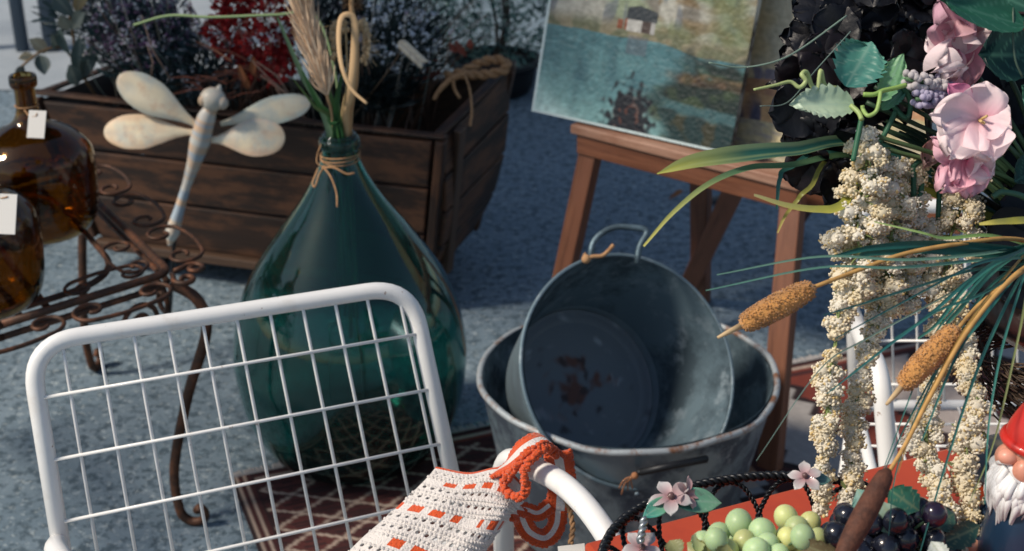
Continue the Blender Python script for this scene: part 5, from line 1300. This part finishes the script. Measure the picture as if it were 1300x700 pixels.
def cattails():
    def cat(label, stem, head, tip, r, m, tipc=(.50,.36,.20)):
        t = thing('cattail', stem[0], label, 'reed', 'cattails in the arrangement')
        sp = catmull(stem, 10); MB().tube(sp, [.0021-.0004*i/len(sp) for i in range(len(sp))], 7, col=[jit((.44,.25,.08),.2) for _ in sp]).build('stem', M_STRAW, t)
        a, e = head; pts = [lerp(a,e,k/16) for k in range(17)]; rs = [r*(.35+.65*min(1,math.sin(math.pi*k/16)**.35)) if 0<k<16 else r*.25 for k in range(17)]
        b = MB(); b.tube(pts, rs, 20)
        if m is M_FUZZ:
            for i in range(900):
                k = rnd(.3,15.7); i0 = int(k); p = pts[i0].lerp(pts[min(16,i0+1)],k-i0); v = rvec(); d = (e-a).normalized(); v = (v-d*v.dot(d)).normalized(); rr = lerp(rs[i0],rs[min(16,i0+1)],k-i0); b.tube([p+v*rr*.96,p+v*(rr+.0012)+d*rnd(-.001,.001)],.0005,3)
        b.build('head', m, t)
        if tip: MB().tube([e, lerp(e,tip,.6), tip], [.0026,.0020,.0012], 7, col=tipc).build('tip', M_STRAW, t)
    cat('highest cattail, its tan head pointing left in front of the zinc tub', [UT, P(1290,304,1.20), P(1230,308,1.17), P(1150,322,1.15), P(1085,345,1.14), P(1030,366,1.135)], (P(1034,364,1.135), P(940,414,1.12)), P(911,429,1.115), .0098, M_FUZZ)
    cat('middle cattail, its tan head slanting down in front of the right wire chair', [UT, P(1305,338,1.17), P(1270,366,1.15), P(1240,390,1.14), P(1212,422,1.13)], (P(1216,416,1.13), P(1144,492,1.115)), P(1125,514,1.11), .0098, M_FUZZ)
    cat('lowest cattail, dark brown and smooth, slanting down over the grapes', [UT, P(1290,350,1.15), P(1230,418,1.12), P(1180,505,1.10), P(1152,560,1.09), P(1130,597,1.08)], (P(1128,596,1.08), P(1066,712,1.05)), None, .0088, M_FUZZD)
cattails()
def blades():
    t = thing('grass_spray', UT, 'spray of thin teal grass blades fanning left and down from the urn', 'grass', GF)
    src = [P(1310,325,1.2), P(1318,345,1.2), P(1312,310,1.2)]
    dt=(.03,.15,.13)
    for (pts,w,cl) in (
        ([(1250,322,1.17),(1150,330,1.14),(1040,326,1.12),(910,349,1.10)],.0030,(.16,.32,.24)),
        ([(1250,330,1.17),(1140,340,1.14),(1040,340,1.12),(896,369,1.10)],.0030,(.12,.28,.22)),
        ([(1270,316,1.18),(1180,310,1.16),(1110,314,1.15),(1060,325,1.15)],.0085,(.015,.10,.09)),
        ([(1270,322,1.18),(1180,318,1.16),(1100,322,1.15),(1090,328,1.14)],.0070,(.02,.12,.10)),
        ([(1250,345,1.17),(1180,400,1.14),(1120,445,1.12),(1050,500,1.10)],.0034,(.03,.15,.15)),
        ([(1250,340,1.17),(1160,365,1.14),(1080,390,1.12),(1045,400,1.11)],.0028,(.06,.20,.18)),
        ([(1210,370,1.16),(1100,430,1.13),(1040,470,1.11),(960,585,1.09)],.0018,(.28,.42,.34)),
        ([(1260,360,1.17),(1200,450,1.14),(1150,540,1.12),(1108,630,1.10)],.0026,(.05,.20,.18)),
        ([(1290,380,1.15),(1270,450,1.12),(1255,540,1.10),(1250,640,1.09)],.0026,(.06,.24,.20)),
        ([(1280,380,1.16),(1240,470,1.13),(1200,590,1.11),(1168,700,1.09)],.0034,(.05,.20,.17)),
        ([(1250,370,1.16),(1190,470,1.13),(1140,590,1.10),(1128,680,1.09)],.0022,(.06,.22,.18)),
        ([(1260,340,1.16),(1210,395,1.14),(1180,440,1.13),(1120,600,1.10)],.0024,(.04,.18,.16)),
        ([(1270,330,1.16),(1225,365,1.14),(1190,410,1.13),(1165,430,1.13)],.005,(.05,.22,.18)),
        ([(1265,340,1.16),(1220,390,1.14),(1195,420,1.13),(1160,470,1.12)],.0046,(.06,.22,.17)),
        ([(1280,360,1.16),(1250,400,1.14),(1215,450,1.13),(1170,560,1.11)],.0040,(.03,.15,.14)),
        ([(1285,350,1.16),(1240,376,1.13),(1190,395,1.12),(1135,430,1.11)],.0030,(.04,.17,.15)),
        ([(1280,325,1.16),(1240,335,1.14),(1190,360,1.12),(1060,430,1.10)],.0030,(.03,.14,.14)),
        ([(1300,390,1.14),(1290,440,1.12),(1262,560,1.11),(1230,640,1.10)],.0022,(.22,.26,.10)),
        ([(1240,395,1.13),(1195,470,1.11),(1160,540,1.10),(1140,600,1.09)],.0022,(.40,.27,.09))):
        q = catmull([random.choice(src)]+[P(*p) for p in pts], 8); N = len(q)
        b = MB(); b.ribbon(q, [w*(1-.75*(i/N)**2) for i in range(N)], -FW+rvec()*.3, fold=.25, col=jit(cl,.1)); b.build('blade', M_LEAF, t)
    t = thing('variegated_grass', UT, 'yellow and green striped arching blades in front of the easel tray', 'leaf', GF)
    ye=(.50,.50,.10); gr=(.05,.16,.12)
    for (pts,w,c0,c1) in (
        ([(1120,190,1.27),(1005,192,1.20),(940,198,1.18),(880,207,1.17),(834,221,1.16)],.018,(.02,.10,.08),ye),
        ([(1120,205,1.27),(1000,211,1.20),(950,214,1.18),(900,234,1.16),(855,270,1.15),(817,313,1.14)],.0062,(.10,.20,.10),(.50,.48,.13)),
        ([(1120,225,1.26),(1068,262,1.21),(1040,267,1.20),(1000,262,1.19),(957,248,1.18)],.0085,(.42,.42,.08),(.50,.46,.20)),
        ([(1090,200,1.26),(1027,240,1.20),(1012,255,1.20),(996,276,1.195),(987,296,1.19)],.0042,(.22,.22,.05),(.42,.34,.10)),
        ([(1080,200,1.26),(1002,214,1.21),(990,228,1.2),(987,250,1.2),(986,266,1.2)],.0045,(.03,.12,.10),(.03,.15,.12)),
        ([(1330,282,1.2),(1300,281,1.17),(1280,282,1.16),(1262,283,1.15),(1243,285,1.15)],.0075,(.42,.40,.07),(.52,.46,.12)),
        ([(1330,320,1.25),(1260,300,1.20),(1200,303,1.18),(1170,296,1.17),(1110,282,1.17)],.0036,(.22,.38,.12),(.35,.48,.18))):
        q = catmull([UT]+[P(*p) for p in pts], 8); N = len(q); m = 8
        cols = [c0 if i < N*.55 else mixc(c0,c1,(i-N*.55)/(N*.42)) for i in range(N)]
        b = MB(); b.ribbon(q, [w*min(1,.4+i/N)*max(.06,(1-((i/(N-1)))**6)) if w > .01 else w*(1-.75*(i/N)**3) for i in range(N)], (-FW+UP*.5), fold=.22, cols=cols, nu=6 if w > .01 else 2)
        if w > .01:                                              # pale stripes on the broad blade
            for cc in b.c: pass
            arr = b.c[-1]; arr = arr.reshape(N,7,3)
            for i in range(N):
                for j in (0,2,5,6): arr[i,j] = arr[i,j]*(.55)+np.array((.30,.36,.16))*.45 if i > N*.2 else arr[i,j]
        b.build('blade', M_LEAF, t)
    b = MB(); b.tube(catmull([P(1075,20,1.2),P(1020,60,1.19),P(985,78,1.18),P(940,86,1.18),P(900,80,1.17)],8),.0008,5,col=(.15,.22,.18))
    b.tube(catmull([P(1080,40,1.2),P(1035,90,1.2),P(1000,130,1.2),P(965,135,1.19)],8),.0005,5,col=(.12,.18,.16)); b.build('filament', M_STRAW, t)
blades()

# ------------------------------------------------------------------ unseen parasol, added beyond the left edge to shade the middle
def parasol():
    c = V(-1.47,3.46,0)
    t = thing('added_shade_parasol', c, 'unseen dark green parasol added left of the trough to shade the middle ground', 'parasol')
    MB().tube([c+V(0,0,.05), c+V(0,0,2.5)], .02, 12).build('pole', M_WHITE, t)
    MB().lathe([(.001,.0),(.22,.0),(.22,.04),(.04,.07),(.04,.2),(.022,.2)], c, n=32).build('base', M_DARKIRON, t)
    MB().lathe([(1.16,1.96),(1.15,2.02),(.7,2.22),(.3,2.37),(.02,2.46)], c, n=8).build('canopy', pm('shade_parasol_cloth',(.03,.07,.055),.85,bump=(80,.2)), t, smooth=False, solid=.003)
    for k in range(8):
        a = k*math.pi/4; MB().bar(c+V(0,0,2.43), c+V(1.12*math.cos(a),1.12*math.sin(a),2.0), .012, .012).build('rib', M_WHITE, t)
parasol()
# ------------------------------------------------------------------ light, sky, camera
SUN_EL, SUN_AZ = R(46), R(-108)                                      # azimuth from +Y towards +X
def light():
    w = bpy.data.worlds.new('World'); SC.world = w; w.use_nodes = True; nt = w.node_tree; bg = nt.nodes['Background']
    sk = nt.nodes.new('ShaderNodeTexSky'); sk.sky_type = 'NISHITA'; sk.sun_disc = False; sk.sun_elevation = SUN_EL; sk.sun_rotation = SUN_AZ
    sk.air_density = 1.2; sk.dust_density = 1.0; sk.ozone_density = .4
    nt.links.new(sk.outputs[0], bg.inputs[0]); bg.inputs[1].default_value = .095
    l = bpy.data.lights.new('sun', 'SUN'); l.energy = SUN_E; l.angle = SUN_ANG; l.color = (1,.88,.73)
    o = bpy.data.objects.new('sun', l); COL.objects.link(o)
    d = V(math.sin(SUN_AZ)*math.cos(SUN_EL), math.cos(SUN_AZ)*math.cos(SUN_EL), math.sin(SUN_EL))
    o.rotation_euler = d.to_track_quat('Z','Y').to_euler()
SUN_E = 3.8; SUN_ANG = R(10)
light()
cd = bpy.data.cameras.new('camera'); cam = bpy.data.objects.new('camera', cd); COL.objects.link(cam)
cd.sensor_width = 36; cd.lens = 36*F/1300; cd.clip_start = .05; cd.clip_end = 300
cam.location = CAM; cam.rotation_euler = (R(90)-PITCH, 0, 0)
cd.dof.use_dof = True; cd.dof.focus_distance = 1.36; cd.dof.aperture_fstop = 8.5
SC.camera = cam
SC.render.resolution_x = 1024; SC.render.resolution_y = 551
vs_ = SC.view_settings; vs_.view_transform = 'Standard'; vs_.look = 'None'; vs_.exposure = EXPO if 'EXPO' in globals() else .12; vs_.gamma = 1
try: vs_.use_curve_mapping = False
except Exception: pass
cy = SC.cycles; cy.max_bounces = 12; cy.transmission_bounces = 10; cy.transparent_max_bounces = 8; cy.use_denoising = True
